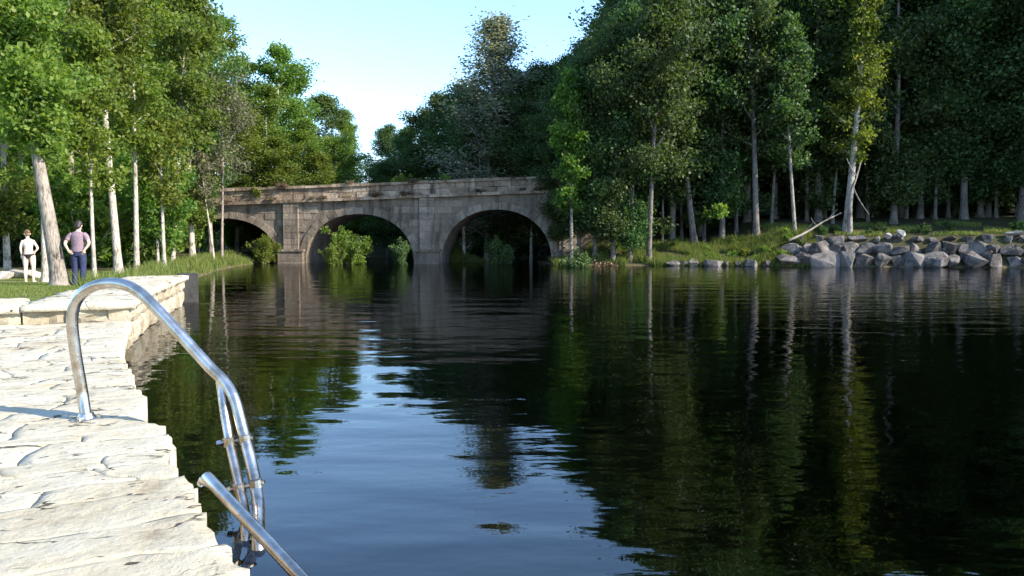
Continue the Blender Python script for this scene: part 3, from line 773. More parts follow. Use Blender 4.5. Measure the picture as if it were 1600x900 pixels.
t, c = tree_mesh(150, 11.0, 0.36, 0.27, 11000, 0.27, 0.011, 'round', 26, (0.02, 0), 0.015, 0.09, 0.05); proto('under', t, c, 'bark_dark', 'leaf_dark')
def P2(px, Y): 
    d = ray(px, 375); return d.x * Y / d.y
def htree(px, topy, Y, key, hproto, name, label, cat, group=None, szx=1.0, rz=None):
    """a tree whose foot is at column px, Y metres away and whose top reaches row topy"""
    x = P2(px, Y); z0 = H1(x, Y); zt = at(px, topy, Y).z
    return plant(key, name, x, Y, max(0.05, (zt - z0) / hproto), label, cat, group, rz, szx=szx)

# ---- left bank: individual trees
def solo(name, label, px, Y, topy, cat='tree', bark='bark_grey', leafm='leaf_fresh', toppx=None, **kw):
    x = P2(px, Y); z0 = H1(x, Y) - 0.05; zt = at(px, topy, Y).z; Ht = zt - z0
    if toppx is not None: kw['lean'] = ((P2(toppx, Y) - x) / Ht, 0)
    t, c = tree_mesh(Ht=Ht, **kw); e = empty(name, (x, Y, z0)); 
    obj('trunk', t, M[bark], e, smooth=True); obj('crown', c, M[leafm], e); return tag(e, label, cat)
solo('broadleaf_tree', 'leaning lit tree with thick grey trunk standing between the two people', 92, 21, -60, toppx=28, seed=11, cb=0.44, Rd=0.16, nl=26000, leaf=0.15, tr=0.026, shape='tall', nlimb=36, wig=0.006, clump=0.06, low=0.03)
solo('slender_tree', 'tall tree with bare pale brown trunk behind the man in purple shirt', 184, 30, -110, leafm='leaf_green', bark='bark_pale', toppx=160, seed=12, cb=0.5, Rd=0.15, nl=17000, leaf=0.17, tr=0.0125, shape='tall', nlimb=30, wig=0.008, clump=0.05)
solo('slender_tree', 'thin straight tree with pale trunk above the round lit bush', 212, 32, -60, leafm='leaf_fresh', bark='bark_pale', toppx=222, seed=13, cb=0.4, Rd=0.15, nl=15000, leaf=0.17, tr=0.0095, shape='tall', nlimb=28, wig=0.006, clump=0.05)
solo('slender_tree', 'tree with slanting pale upper trunk behind the round lit bush', 268, 40, -30, leafm='leaf_green', bark='bark_pale', toppx=305, seed=14, cb=0.42, Rd=0.17, nl=18000, leaf=0.2, tr=0.009, shape='round', nlimb=30, wig=0.006, clump=0.055)
solo('sapling', 'thin pale tree leaning across the bridge end beside left arch', 346, 50, 130, leafm='leaf_olive', bark='bark_grey', toppx=352, seed=15, cb=0.42, Rd=0.26, nl=3600, leaf=0.19, tr=0.009, shape='round', nlimb=16, wig=0.008, clump=0.07)
solo('sapling', 'short thin leaning trunk in front of the left bridge arch', 334, 47.5, 245, leafm='leaf_olive', bark='bark_pale', toppx=318, seed=16, cb=0.5, Rd=0.22, nl=1500, leaf=0.18, tr=0.012, shape='round', nlimb=12, wig=0.008, clump=0.08)
solo('bushy_tree', 'low round bright green leafy tree beside the left end of bridge', 246, 36, 238, leafm='leaf_green', bark='bark_pale', seed=17, cb=0.2, Rd=0.31, nl=13000, leaf=0.18, tr=0.014, shape='round', nlimb=26, wig=0.01, clump=0.12)
solo('pale_tree', 'slim pale trunk half hidden behind the thick leaning trunk', 68, 25, 60, leafm='leaf_fresh', bark='bark_pale', toppx=75, seed=18, cb=0.45, Rd=0.16, nl=6000, leaf=0.16, tr=0.014, shape='tall', nlimb=20, wig=0.008, clump=0.06)
solo('pale_tree', 'slim pale trunk just right of the man among the shrubs', 146, 28, 40, leafm='leaf_fresh', bark='bark_pale', toppx=140, seed=19, cb=0.35, Rd=0.17, nl=9000, leaf=0.17, tr=0.009, shape='tall', nlimb=22, wig=0.01, clump=0.06)
solo('pale_tree', 'slim pale trunk between the bare brown trunk and the round bush', 256, 33, 200, leafm='leaf_fresh', bark='bark_pale', toppx=250, seed=20, cb=0.45, Rd=0.25, nl=4500, leaf=0.17, tr=0.016, shape='round', nlimb=18, wig=0.01, clump=0.09)

GL = 'trees crowding the left bank'
LL = ['tall green tree with pale trunk in the wood behind the lawn', 'yellow-green round-crowned tree in the wood behind the lawn', 'mid-green narrow tree with pale trunk in the wood behind lawn', 'bluish-green round-crowned tree in the wood behind the lawn']
rl = random.Random(21)
for (px, ty, Y, k) in [(10, -80, 30, 0), (-60, -60, 27, 1), (40, -60, 38, 2), (110, -90, 40, 1), (-20, 20, 42, 3), (150, -40, 44, 0), (205, -60, 47, 2), (250, 0, 48, 3), (300, -20, 50, 0), (330, 30, 52, 3),
                       (80, 60, 46, 1), (180, 60, 52, 3), (-110, -40, 34, 2), (-90, 0, 48, 3), (30, 30, 54, 0), (120, 10, 56, 3), (230, 20, 58, 1), (-150, -60, 40, 0)]:
    htree(px, ty, Y, f'left{k}', 16.0, 'broadleaf_tree', LL[k], 'tree', GL + ', ' + ('pale trunks', 'yellow-green', 'narrow', 'bluish')[k], szx=rl.uniform(0.95, 1.25))
GB = 'trees behind the bridge on the left'
for (px, ty, Y, k, sx) in [(345, 25, 68, 0, 1.1), (385, 95, 72, 1, 1.1), (430, 70, 70, 2, 1.2), (470, 105, 74, 0, 1.15), (505, 150, 78, 3, 1.2), (535, 175, 84, 0, 1.1), (548, 195, 95, 3, 1.1), (415, 130, 64, 2, 1.3), (470, 190, 66, 0, 1.4), (520, 215, 70, 2, 1.4), (370, 150, 63, 1, 1.3), (440, 215, 63.5, 2, 1.6), (500, 240, 65, 0, 1.6), (395, 220, 63, 0, 1.6), (300, 60, 64, 2, 1.1), (545, 235, 90, 1, 1.2)]:
    htree(px, ty, Y, f'left{k}', 16.0, 'broadleaf_tree', ['tall pale-trunked green tree', 'yellow-green round tree', 'mid-green narrow tree', 'bluish-green round tree'][k] + ' rising behind the left half of the bridge', 'tree', GB + f', kind {k + 1}', szx=sx)
# ---- right behind the bridge
htree(762, 22, 66, 'spire', 22.0, 'spire_tree', 'tall narrow greyish feathery tree rising above the others behind the bridge', 'tree', None, 1.9)
GR = 'trees behind the bridge on the right'
for (px, ty, Y, k, sx) in [(612, 200, 88, 4, 1.0), (640, 200, 84, 0, 1.05), (665, 172, 80, 2, 1.0), (690, 150, 76, 0, 1.05), (720, 132, 72, 2, 1.0), (745, 150, 70, 4, 1.1), (800, 110, 68, 0, 1.1), (790, 150, 64, 2, 1.2), (835, 112, 70, 4, 1.0), (860, 100, 70, 2, 1.0), (885, 92, 68, 0, 0.95),
                           (650, 235, 78, 0, 1.4), (605, 250, 80, 2, 1.5), (830, 180, 62, 2, 1.3), (595, 262, 96, 4, 1.5), (770, 180, 78, 0, 1.3), (860, 150, 72, 2, 1.2)]:
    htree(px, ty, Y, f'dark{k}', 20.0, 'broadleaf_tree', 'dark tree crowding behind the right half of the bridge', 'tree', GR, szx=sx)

# ---- right bank wood
for k, (px, Y, sc) in enumerate([(940, 56, 0.9), (1010, 57, 1.0), (1035, 55, 0.85), (1065, 58, 1.05), (1100, 56.5, 1.0), (1150, 57, 1.1), (1205, 56.5, 1.0), (1260, 57.5, 1.1), (1300, 56, 0.95), (1355, 57, 1.05), (1415, 58, 1.1), (1460, 56.5, 1.0), (1480, 59, 1.15), (1555, 57, 1.05), (1600, 58, 1.1), (1640, 56, 1.1)]):
    plant('under', 'understory_tree', P2(px, Y), Y, sc, 'small leafy tree filling the space between tall trunks of far wood', 'tree', 'small trees under the far wood', szx=1.1)
GW = 'tall trees of the dark wood on the far bank'
LW = 'tall dark tree in the shaded wood on the far bank'
front = [(880, 130, 55, 2), (905, 100, 53.5, 0), (930, 80, 52.5, 2), (958, 48, 51.8, 4), (985, 15, 52, 1), (992, 0, 56, 3), (1050, -90, 55.5, 0), (1128, -110, 55, 4), (1278, -120, 57, 3), (1395, -150, 55.5, 1), (1436, -130, 57.5, 3), (1505, -150, 56, 0), (1530, -140, 58, 1), (1592, -160, 57, 4)]
FL = {880: 'dark tree right behind the right end of the bridge parapet', 905: 'dark tree with foliage hanging beside the right bridge pier', 930: 'dark tree behind the rounded shrub at the bridge end', 958: 'dense dark tree nearest the bare brown bush at the water', 985: 'dark tree on the low grassy bank beside the bare brown bush',
      992: 'dark slim tree behind the low grassy bank', 1050: 'dark tree left of the leaning double-stemmed tree', 1128: 'dark tree behind the small bright leafy spray', 1278: 'dark trunk between the thin crooked tree and the forked tree', 1395: 'thick straight dark trunk standing just right of the forked tree',
      1436: 'straight dark trunk beside the thick trunk behind the boulders', 1505: 'left trunk of the dark pair behind the boulder bank', 1530: 'right trunk of the dark pair behind the boulder bank', 1592: 'dark tree behind the last boulders of the bank'}
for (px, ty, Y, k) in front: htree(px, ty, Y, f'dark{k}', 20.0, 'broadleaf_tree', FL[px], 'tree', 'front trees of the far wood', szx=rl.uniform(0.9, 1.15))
for rown, (Y0, step) in enumerate(((60, 62), (65, 58), (71, 60), (78, 66))):
    px = 905 + 20 * rown
    while px < 1760:
        ty = -70 - 60 * min(1, (px - 900) / 150) + rl.uniform(-30, 30) + (150 if px < 950 else 100 if px < 1000 else 40 if px < 1060 else 0)
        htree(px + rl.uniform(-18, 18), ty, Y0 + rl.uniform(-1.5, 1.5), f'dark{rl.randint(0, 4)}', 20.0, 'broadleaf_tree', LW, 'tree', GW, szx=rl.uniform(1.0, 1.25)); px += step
for (x, y) in [(36.5, 50.2), (41, 49), (36, 54.5), (39, 57), (43, 52), (48, 55), (52, 51), (58, 48), (45, 59)]:  # unseen trees past the right frame edge, added to shade wood and bank
    plant(f'dark{rl.randint(0, 4)}', 'broadleaf_tree', x, y, rl.uniform(0.98, 1.15), LW, 'tree', GW)
solo('broadleaf_tree', 'tree with pale forked trunk and sunlit clump of foliage behind the boulders', 1322, 52.2, -40, bark='bark_pale', leafm='leaf_fresh', toppx=1345, seed=31, cb=0.27, Rd=0.13, nl=9000, leaf=0.24, tr=0.0165, shape='tall', nlimb=26, wig=0.008, clump=0.05)
solo('broadleaf_tree', 'dark tree with slightly crooked lit trunk on the grassy far bank', 1182, 53.5, -60, bark='bark_dark', leafm='leaf_dark', toppx=1160, seed=32, cb=0.3, Rd=0.16, nl=12000, leaf=0.27, tr=0.0125, shape='tall', nlimb=26, wig=0.014, clump=0.055)
solo('broadleaf_tree', 'thin crooked tree at the near end of the boulder bank', 1242, 52.0, 20, bark='bark_grey', leafm='leaf_dark', toppx=1215, seed=33, cb=0.3, Rd=0.15, nl=9000, leaf=0.25, tr=0.0095, shape='tall', nlimb=24, wig=0.016, clump=0.055)
solo('broadleaf_tree', 'leaning double-stemmed dark tree on the grassy far bank', 1085, 54.5, -90, bark='bark_dark', leafm='leaf_dark', toppx=1030, seed=34, cb=0.26, Rd=0.17, nl=13000, leaf=0.28, tr=0.011, shape='round', nlimb=28, wig=0.012, clump=0.06)
solo('broadleaf_tree', 'added dark tree leaning out over the water to shade the bridge', 1014, 51.8, 5, bark='bark_dark', leafm='leaf_dark', seed=37, cb=0.3, Rd=0.2, nl=19000, leaf=0.25, tr=0.011, shape='round', nlimb=30, lean=(0.0, -0.13), wig=0.01, clump=0.07)  # added tree, leaned forward so its crown shades the bridge
solo('broadleaf_tree', 'tree with sunlit hanging leaves at the right end of the bridge', 893, 51.6, 110, bark='bark_grey', leafm='leaf_green', seed=36, cb=0.26, Rd=0.12, nl=9000, leaf=0.25, tr=0.01, shape='tall', nlimb=24, wig=0.006, clump=0.055)

# ------------------------------------------------------------------ boulders of the riprap
def boulder_mesh(seed, sx, sy, sz):
    r = random.Random(seed); bm = bmesh.new()
    for i in range(15):
        v = Vector((r.gauss(0, 1), r.gauss(0, 1), r.gauss(0, 1))).normalized()
        m_ = max(abs(v.x), abs(v.y), abs(v.z)); v = v.lerp(v / m_, 0.7) * r.uniform(0.72, 1.05)
        bm.verts.new((v.x * sx, v.y * sy, v.z * sz))
    g = bmesh.ops.convex_hull(bm, input=bm.verts)
    bmesh.ops.delete(bm, geom=[v for v in bm.verts if not v.link_faces], context='VERTS')
    bmesh.ops.dissolve_limit(bm, angle_limit=0.3, verts=bm.verts, edges=bm.edges)
    bmesh.ops.bevel(bm, geom=list(bm.edges), offset=0.028 * sx, segments=2, affect='EDGES', clamp_overlap=True)
    bmesh.ops.triangulate(bm, faces=bm.faces)
    bmesh.ops.subdivide_edges(bm, edges=[e for e in bm.edges if e.calc_length() > 0.3 * sx], cuts=1)
    bmesh.ops.triangulate(bm, faces=bm.faces)
    me = bpy.data.meshes.new('boulder'); bm.to_mesh(me); bm.free()
    A = np.array([v.co[:] for v in me.vertices]); d = vnoise(A, 3.2, seed) * 0.05 + vnoise(A, 8, seed + 1) * 0.02
    A = A * (1 + d)[:, None]; me.vertices.foreach_set('co', A.reshape(-1).astype(np.float32)); me.update()
    return me
BM = [boulder_mesh(50 + i, *[(0.9, 0.75, 0.6), (0.75, 0.7, 0.65), (1.05, 0.75, 0.55), (0.8, 0.8, 0.5), (0.65, 0.6, 0.62), (0.9, 0.6, 0.7), (0.7, 0.62, 0.5), (1.0, 0.8, 0.65)][i]) for i in range(8)]
rq = random.Random(77)
def shore_pt(x, back):
    P = POLY
    for i in range(24, 30):
        a, c = P[i], P[i + 1]
        if a[0] <= x <= c[0]:
            t = (x - a[0]) / (c[0] - a[0]); d = (c - a) / np.linalg.norm(c - a); n_ = np.array((-d[1], d[0]))
            return a + (c - a) * t + n_ * back
    return None
def boulder(x, back, z, sc, label, group, mat='boulder', k=None, flat=1.0):
    p = shore_pt(x, back); me = BM[rq.randint(0, 7) if k is None else k]
    if mat != 'boulder':
        me = me.copy(); me.materials.clear(); me.materials.append(M[mat])
    o = obj('boulder', me, M['boulder'], None, (p[0], p[1], z)); o.scale = (sc, sc, sc * flat)
    o.rotation_euler = (rq.uniform(-.35, .35), rq.uniform(-.35, .35), rq.uniform(0, 6.28)); tag(o, label, 'boulder', group); return o
x = 17.6
while x < 39:
    sc = rq.uniform(0.55, 1.2); boulder(x, 0.25, 0.3 + 0.1 * rq.random(), sc, 'grey angular boulder at the waterline of the boulder bank', 'boulders at the waterline'); x += 1.0 * sc + 0.1
x = 18.2
while x < 39:
    sc = rq.uniform(0.65, 1.0); boulder(x, 1.0, 1.0 + 0.15 * rq.random(), sc, 'grey boulder in the middle course of the boulder bank', 'boulders of the middle course'); x += 0.95 * sc + 0.1
x = 18.8
while x < 39:
    sc = rq.uniform(0.42, 0.7); boulder(x, 1.9, 1.65 + 0.15 * rq.random(), sc, 'grey boulder lying on top of the boulder bank under the trees', 'boulders along the top', flat=0.8); x += 1.5 * sc + 0.25
boulder(24.9, 1.7, 2.15, 0.42, 'pale sunlit stone perched on top of the boulder bank', None, 'paleboulder', 6)
boulder(24.1, 1.5, 1.95, 0.36, 'small pale stone beside the perched sunlit stone on boulder bank', None, 'paleboulder', 4)
boulder(31.5, 2.2, 2.1, 0.6, 'flat pale slab lying on top of the boulder bank', None, 'paleboulder', 2, 0.5)
x = 17.9
while x < 39:
    sc = rq.uniform(0.2, 0.4); boulder(x, rq.uniform(0.2, 2.0), 0, sc, 'small broken stone wedged between the larger boulders of the bank', 'small stones between the boulders').location.z = rq.uniform(0.3, 0.7) + (0.5 if rq.random() < 0.5 else 0); x += rq.uniform(0.25, 0.7)
x = 10.6
while x < 17.5:
    sc = rq.uniform(0.4, 0.7); boulder(x, 0.1, 0.12, sc, 'low dark stone half sunk at the grassy edge of the far bank', 'low stones at the grassy edge', flat=0.7); x += rq.uniform(0.6, 1.2)
for (px, Y, sc) in ((22, 27, 0.6), (45, 28, 0.45), (5, 26.5, 0.5)):
    xx = P2(px, Y); me = BM[3].copy(); me.materials.clear(); me.materials.append(M['paleboulder'])
    o = obj('boulder', me, None, None, (xx, Y, H1(xx, Y) + 0.1)); o.scale = (sc * 1.6, sc, sc * 0.8); o.rotation_euler = (0.1, 0.1, px)
    tag(o, 'pale rock lying on the lawn behind the woman', 'rock', 'pale rocks on the lawn')
# ------------------------------------------------------------------ undergrowth, shrubs
def shrub(px, Y, key, sc, label, group=None, name='shrub', szx=1.0, x=None, z=None):
    x = P2(px, Y) if x is None else x
    return plant(key, name, x, Y, sc, label, 'shrub', group, szx=szx, z=z)
ru = random.Random(8)
GU = 'undergrowth of the far wood'
for k in range(46):
    px = 900 + 18 * k + ru.uniform(-15, 15); shrub(px, ru.uniform(60, 74), 'bush2', ru.uniform(0.7, 1.2), 'dark shrub in the undergrowth between trunks of the far wood', GU)
for k in range(26):
    px = 880 + 34 * k; shrub(px, ru.uniform(84, 92), 'bush2', ru.uniform(2.2, 2.9), 'large dark shrub closing the back of the far wood', 'tall shrubs at the back of the wood', szx=1.2)
for k in range(22):
    px = -80 + 15 * k + ru.uniform(-10, 10); shrub(px, ru.uniform(38, 50), f'bush{ru.randint(0, 1)}', ru.uniform(0.8, 1.6), 'leafy green shrub under the trees behind the lawn', 'shrubs behind the lawn')
for k in range(16):
    px = -80 + 26 * k; shrub(px, ru.uniform(56, 64), 'bush1', ru.uniform(1.8, 2.6), 'tall green shrub closing the back of the left wood', 'tall shrubs in the left wood')
for (px, Y, key, sc) in [(120, 36, 'bush0', 1.75), (150, 37, 'bush0', 1.5), (95, 38, 'bush0', 1.9), (230, 39, 'bush1', 1.6), (200, 41, 'bush0', 2.1), (170, 44, 'bush0', 2.3), (60, 42, 'bush0', 2.0), (130, 47, 'bush0', 2.8), (70, 49, 'bush0', 2.9), (220, 50, 'bush0', 3.0), (20, 37, 'bush2', 1.4), (-15, 36, 'bush2', 1.4)]:
    shrub(px, Y, key, sc, 'tall leafy shrub at the edge of the lawn behind the people' if key != 'bush2' else 'dark shaded shrub behind the woman at the edge of lawn', 'shrubs at the lawn edge' if key != 'bush2' else 'dark shrubs at the lawn edge')
for (px, Y, key, sc, x) in [(390, 72, 'bush0', 1.5, None), (420, 70, 'bush1', 1.3, None), (360, 70, 'bush1', 1.7, None), (445, 76, 'bush1', 1.6, None)]:  # lighter leaves here stand in for sunlight on foliage beyond the arches
    shrub(px, Y, key, sc, 'green shrub seen through the left bridge arch', 'shrubs beyond the left arch')
for (px, Y, key, sc) in [(500, 84, 'bush1', 2.0), (540, 87, 'bush0', 2.2), (580, 89, 'bush0', 2.2), (620, 89, 'bush0', 2.3), (655, 88, 'bush2', 2.2)]:  # mostly lighter leaves again, in place of sunlight
    shrub(px, Y, key, sc, 'leafy shrub across the river seen through the middle bridge arch', 'shrubs beyond the middle arch')
for (px, Y, key, sc) in [(700, 88, 'bush1', 2.0), (740, 82, 'bush0', 2.0), (780, 76, 'bush0', 1.9), (820, 68, 'bush2', 1.6), (800, 82, 'bush2', 2.2)]:  # the lighter-leaved ones likewise replace missing sunlight
    shrub(px, Y, key, sc, 'leafy shrub across the river seen through the right bridge arch', 'shrubs beyond the right arch')
shrub(412, 55.6, 'bush0', 0.8, 'bright green leafy shrub filling the left bridge arch', z=0.0)
shrub(545, 54.2, 'bush0', 1.05, 'bright green sunlit sapling growing from the water under the middle arch', z=-0.1, name='sapling')
shrub(520, 52.8, 'bush0', 0.6, 'low bright green shrub at the foot of the pier left of middle arch', z=-0.1)
shrub(628, 53, 'bush2', 0.75, 'straggly shrub with bare stems before the pier right of middle arch', z=-0.1, szx=0.8)
shrub(712, 60.5, 'bush0', 0.45, 'sunlit grassy shrub on the islet within the right bridge arch', z=0.05)
shrub(775, 54.6, 'bush2', 0.8, 'dark leafy shrub standing in the shade of the right bridge arch', z=-0.1)
shrub(905, 48.8, 'bush2', 0.95, 'dark rounded shrub on the bank at the right end of bridge')
shrub(945, 50.4, 'dryweed', 1.6, 'bare brown bush on the waterline near the right end of bridge')
solo('sapling', 'slim sunlit trunk standing inside the right bridge arch', 726, 61, 300, bark='bark_pale', leafm='leaf_olive', seed=41, cb=0.4, Rd=0.2, nl=900, leaf=0.2, tr=0.03, shape='round', nlimb=10, wig=0.01, clump=0.1)
solo('sapling', 'slim pale trunk inside the right edge of the right arch', 830, 61, 310, bark='bark_pale', leafm='leaf_olive', seed=42, cb=0.4, Rd=0.2, nl=900, leaf=0.2, tr=0.03, shape='round', nlimb=10, wig=0.01, clump=0.1)
# islet under the right arch
A = []; F = []
for j in range(7):
    for i in range(16):
        rr_ = j / 6; g = 6.283 * i / 16; A.append((math.cos(g) * rr_ * 2.6 * (1 + 0.2 * math.sin(3 * g)), math.sin(g) * rr_ * 1.6, 0.32 - 0.75 * rr_ ** 1.5 + 0.04 * math.sin(5 * g + j)))
for j in range(6):
    for i in range(16): F.append((j * 16 + i, (j + 1) * 16 + i, (j + 1) * 16 + (i + 1) % 16, j * 16 + (i + 1) % 16))
tag(obj('islet', pyd('islet', A, F), bpy.data.materials['ground'], None, (P2(722, 60.5), 60.5, 0), smooth=True), kind='structure')
# growth on the bridge
for (u, key, sc, lab) in [(-7.6, 'weed', 1.25, 'green plant hanging over the bridge parapet above the left pier')]:
    p = B_C + bw(u, 0.0, cornz(u) + 0.5); shrub(0, p.y, key, sc, lab, None, 'parapet_plant', x=p.x, z=p.z)
for k in range(34):
    u = ru.uniform(-16, 14); p = B_C + bw(u, ru.choice((-0.26, -0.05)), cornz(u) + ru.choice((0.2, 0.2, 1.17)))
    shrub(0, p.y, 'dryweed', ru.uniform(0.25, 0.75), 'dry brown tuft growing on the ledge of the bridge parapet', 'dry tufts on the bridge ledge', 'dry_plant', x=p.x, z=p.z)
for k, (u, sc) in enumerate([(2.6, 0.9), (4.2, 0.7), (6.5, 0.8), (-2.0, 0.5)]):
    p = B_C + bw(u, 1.2, cornz(u) + 0.15); shrub(0, p.y, 'bush0' if k < 3 else 'bush1', sc * 0.75, 'small lit shrub growing on the bridge deck behind the parapet', 'shrubs on the bridge deck', x=p.x, z=p.z)
# weeds on the far bank
for k in range(30):
    x = ru.uniform(5, 19); p = shore_pt(max(7.01, x), ru.uniform(0.6, 3.6)); plant('weed', 'weed', p[0], p[1], ru.uniform(0.4, 0.9), 'yellow-green weed in the lit grass on the far bank', 'weed', 'weeds on the far bank')
for k in range(26):
    x = ru.uniform(19, 37); p = shore_pt(x, ru.uniform(2.4, 4.5)); plant('bush2', 'weed', p[0], p[1], ru.uniform(0.14, 0.34), 'low dark weed growing behind the boulder bank', 'weed', 'weeds behind the boulders')
e = shrub(1122, 52.6, 'weed', 1.5, 'small bright leafy spray around a trunk on the grassy far bank', None, 'shrub', z=at(1122, 340, 52.6).z)
# fallen branch
a = at(1232, 376, 50.6); c = at(1312, 334, 52.0); b = Buf()
b.tube(bez([Vector((0, 0, 0)), (c - a) * 0.35 + Vector((0, 0, -0.06)), (c - a) * 0.7 + Vector((0, 0, 0.05)), (c - a) * 1.03], 4), [0.09 - 0.004 * i for i in range(13)], 7)
e = empty('fallen_branch', a); stm = obj('stem', b.mesh('stem'), M['deadwood'], e, smooth=True)
for f, dv in ((0.3, (0.25, -0.1, 0.35)), (0.55, (-0.3, 0, 0.3)), (0.75, (0.3, -0.1, 0.4))):
    b = Buf(); p = (c - a) * f; b.tube([p, p + Vector(dv), p + Vector(dv) * 1.7 + Vector((0.1, 0, 0.05))], [0.03, 0.02, 0.008], 5); obj('twig', b.mesh('twig'), M['deadwood'], stm)
tag(e, 'pale dead branch leaning from the bank against the forked tree', 'branch')
# dead forked limb on the forked tree
t0 = at(1330, 300, 51.6); b = Buf()
b.tube(bez([Vector((0, 0, -3.2)), Vector((-0.05, 0, -1.2)), Vector((0, 0, 0)), Vector((0.25, -0.1, 0.9)), Vector((0.55, -0.1, 2.0))], 4), [0.2 - 0.0105 * i for i in range(17)], 8)
b.tube(bez([Vector((0.12, 0, 0.3)), Vector((0.5, -0.2, -0.6)), Vector((1.1, -0.3, -1.5))], 4), [0.06 - 0.005 * i for i in range(9)], 6)
b.tube(bez([Vector((0.3, -0.1, 1.0)), Vector((-0.2, -0.2, 1.7)), Vector((-0.5, -0.3, 2.2))], 4), [0.05 - 0.004 * i for i in range(9)], 6)
e = empty('dead_trunk', (t0.x, t0.y, t0.z - 3.1)); o = obj('stem', b.mesh('stem'), M['deadwood'], e, (0, 0, 3.1), smooth=True)
tag(e, 'bare pale dead trunk with drooping limbs beside the forked tree', 'dead trunk')

# ------------------------------------------------------------------ grass
def blades(name, X, Y, h, wdt, seed, z=None, lean=0.35):
    rr = np.random.default_rng(seed); n = len(X)
    Z = (height(X, Y) if z is None else z) - 0.01
    hh = h * rr.uniform(0.5, 1.2, n); az = rr.uniform(0, 6.283, n); w_ = wdt * rr.uniform(0.7, 1.3, n)
    dx, dy = np.cos(az) * w_, np.sin(az) * w_; lx = rr.normal(size=n) * lean * hh; ly = rr.normal(size=n) * lean * hh
    V = np.stack([np.stack([X - dx, Y - dy, Z], -1), np.stack([X + dx, Y + dy, Z], -1), np.stack([X + lx + dx * .15, Y + ly + dy * .15, Z + hh], -1), np.stack([X + lx - dx * .15, Y + ly - dy * .15, Z + hh], -1)], 1)
    return obj(name, quads(name, V), M['grass'])
def scatter(n, x0, x1, y0, y1, cond, seed):
    rr = np.random.default_rng(seed); X = rr.uniform(x0, x1, n); Y = rr.uniform(y0, y1, n); k = cond(X, Y, sdf(X, Y)); return X[k], Y[k]
X, Y = scatter(150000, -22, -7, 12.5, 32, lambda x, y, d: (d > 1.6) & (d < 14) & (x / y > -0.72), 1)
tag(blades('lawn_grass', X, Y, 0.05, 0.007, 2), 'short mown sunlit grass of the lawn behind the terrace', 'grass', kind='stuff')
X, Y = scatter(60000, -22, -8, 19.5, 56, lambda x, y, d: (d > -0.05) & (d < 2.2) & (np.sin(x * 2.1 + y) + np.sin(y * 1.7) > -0.9), 3)
tag(blades('bank_grass', X, Y, 0.38, 0.016, 4), 'tall bright grass along the left waterline beyond the terrace', 'grass', kind='stuff')
X, Y = scatter(90000, 2.8, 20, 48, 58, lambda x, y, d: (d > -0.1) & (d < 4.5) & (np.sin(x * 1.9 + y) + np.sin(y * 2.2 + x * .7) > -0.7), 5)
tag(blades('bank_grass', X, Y, 0.42, 0.02, 6), 'long yellow-green grass on the far bank beside the boulders', 'grass', kind='stuff')
X, Y = scatter(60000, 17, 40, 46, 58, lambda x, y, d: (d > 2.2) & (d < 7) & (np.sin(x * 1.3 + y * .8) + np.sin(y * 1.9 - x * .6) > 0.1), 7)
tag(blades('bank_grass', X, Y, 0.22, 0.02, 8), 'short grass and moss behind the boulder bank', 'grass', kind='stuff')
rr = np.random.default_rng(9); g = rr.uniform(0, 6.283, 2500); q = np.sqrt(rr.random(2500))
tag(blades('islet_grass', P2(722, 60.5) + np.cos(g) * q * 2.2, 60.5 + np.sin(g) * q * 1.3, 0.45, 0.02, 10, z=0.3 - 0.7 * q ** 1.6), 'tufted sunlit grass on the islet inside the right arch', 'grass', kind='stuff')
# pale path strip on the lawn
A = []; nP = 30
for i in range(nP):
    x = -22 + 9.3 * i / (nP - 1); y = 23.9 + 0.12 * math.sin(x * 0.8)
    for wd in (-0.35, 0.35): A.append((x, y + wd, H1(x, y + wd) + 0.03))
tag(obj('path', pyd('path', A, [(2 * i, 2 * i + 2, 2 * i + 3, 2 * i + 1) for i in range(nP - 1)]), M['mortar']), kind='structure')

# ------------------------------------------------------------------ overhead cable
pl, pr_ = at(470, 240, 100), at(720, 249, 100)
for p, lab in ((pl, 'wooden utility pole hidden in the trees left of the sky gap'), (pr_, 'wooden utility pole hidden in the trees right of the sky gap')):
    e = empty('utility_pole', (p.x, p.y, H1(p.x, p.y) - 0.3)); hz = p.z + 0.5 - e.location.z
    b = Buf(); b.tube([(0, 0, 0), (0, 0, hz)], [0.15, 0.1], 8); obj('pole', b.mesh('pole'), M['bark_dark'], e); b = Buf(); b.tube([(0, 0.6, hz - 0.45), (0, -0.6, hz - 0.45)], 0.06, 6); obj('crossarm', b.mesh('crossarm'), M['bark_dark'], e); tag(e, lab, 'utility pole')
b = Buf(); b.tube([(pr_ - pl) * (i / 12) + Vector((0, 0, -0.5 * 4 * (i / 12) * (1 - i / 12))) for i in range(13)], 0.06, 6)
tag(obj('overhead_cable', b.mesh('overhead_cable'), M['cable'], None, pl), 'thin dark overhead cable crossing the sky gap behind the bridge', 'cable')

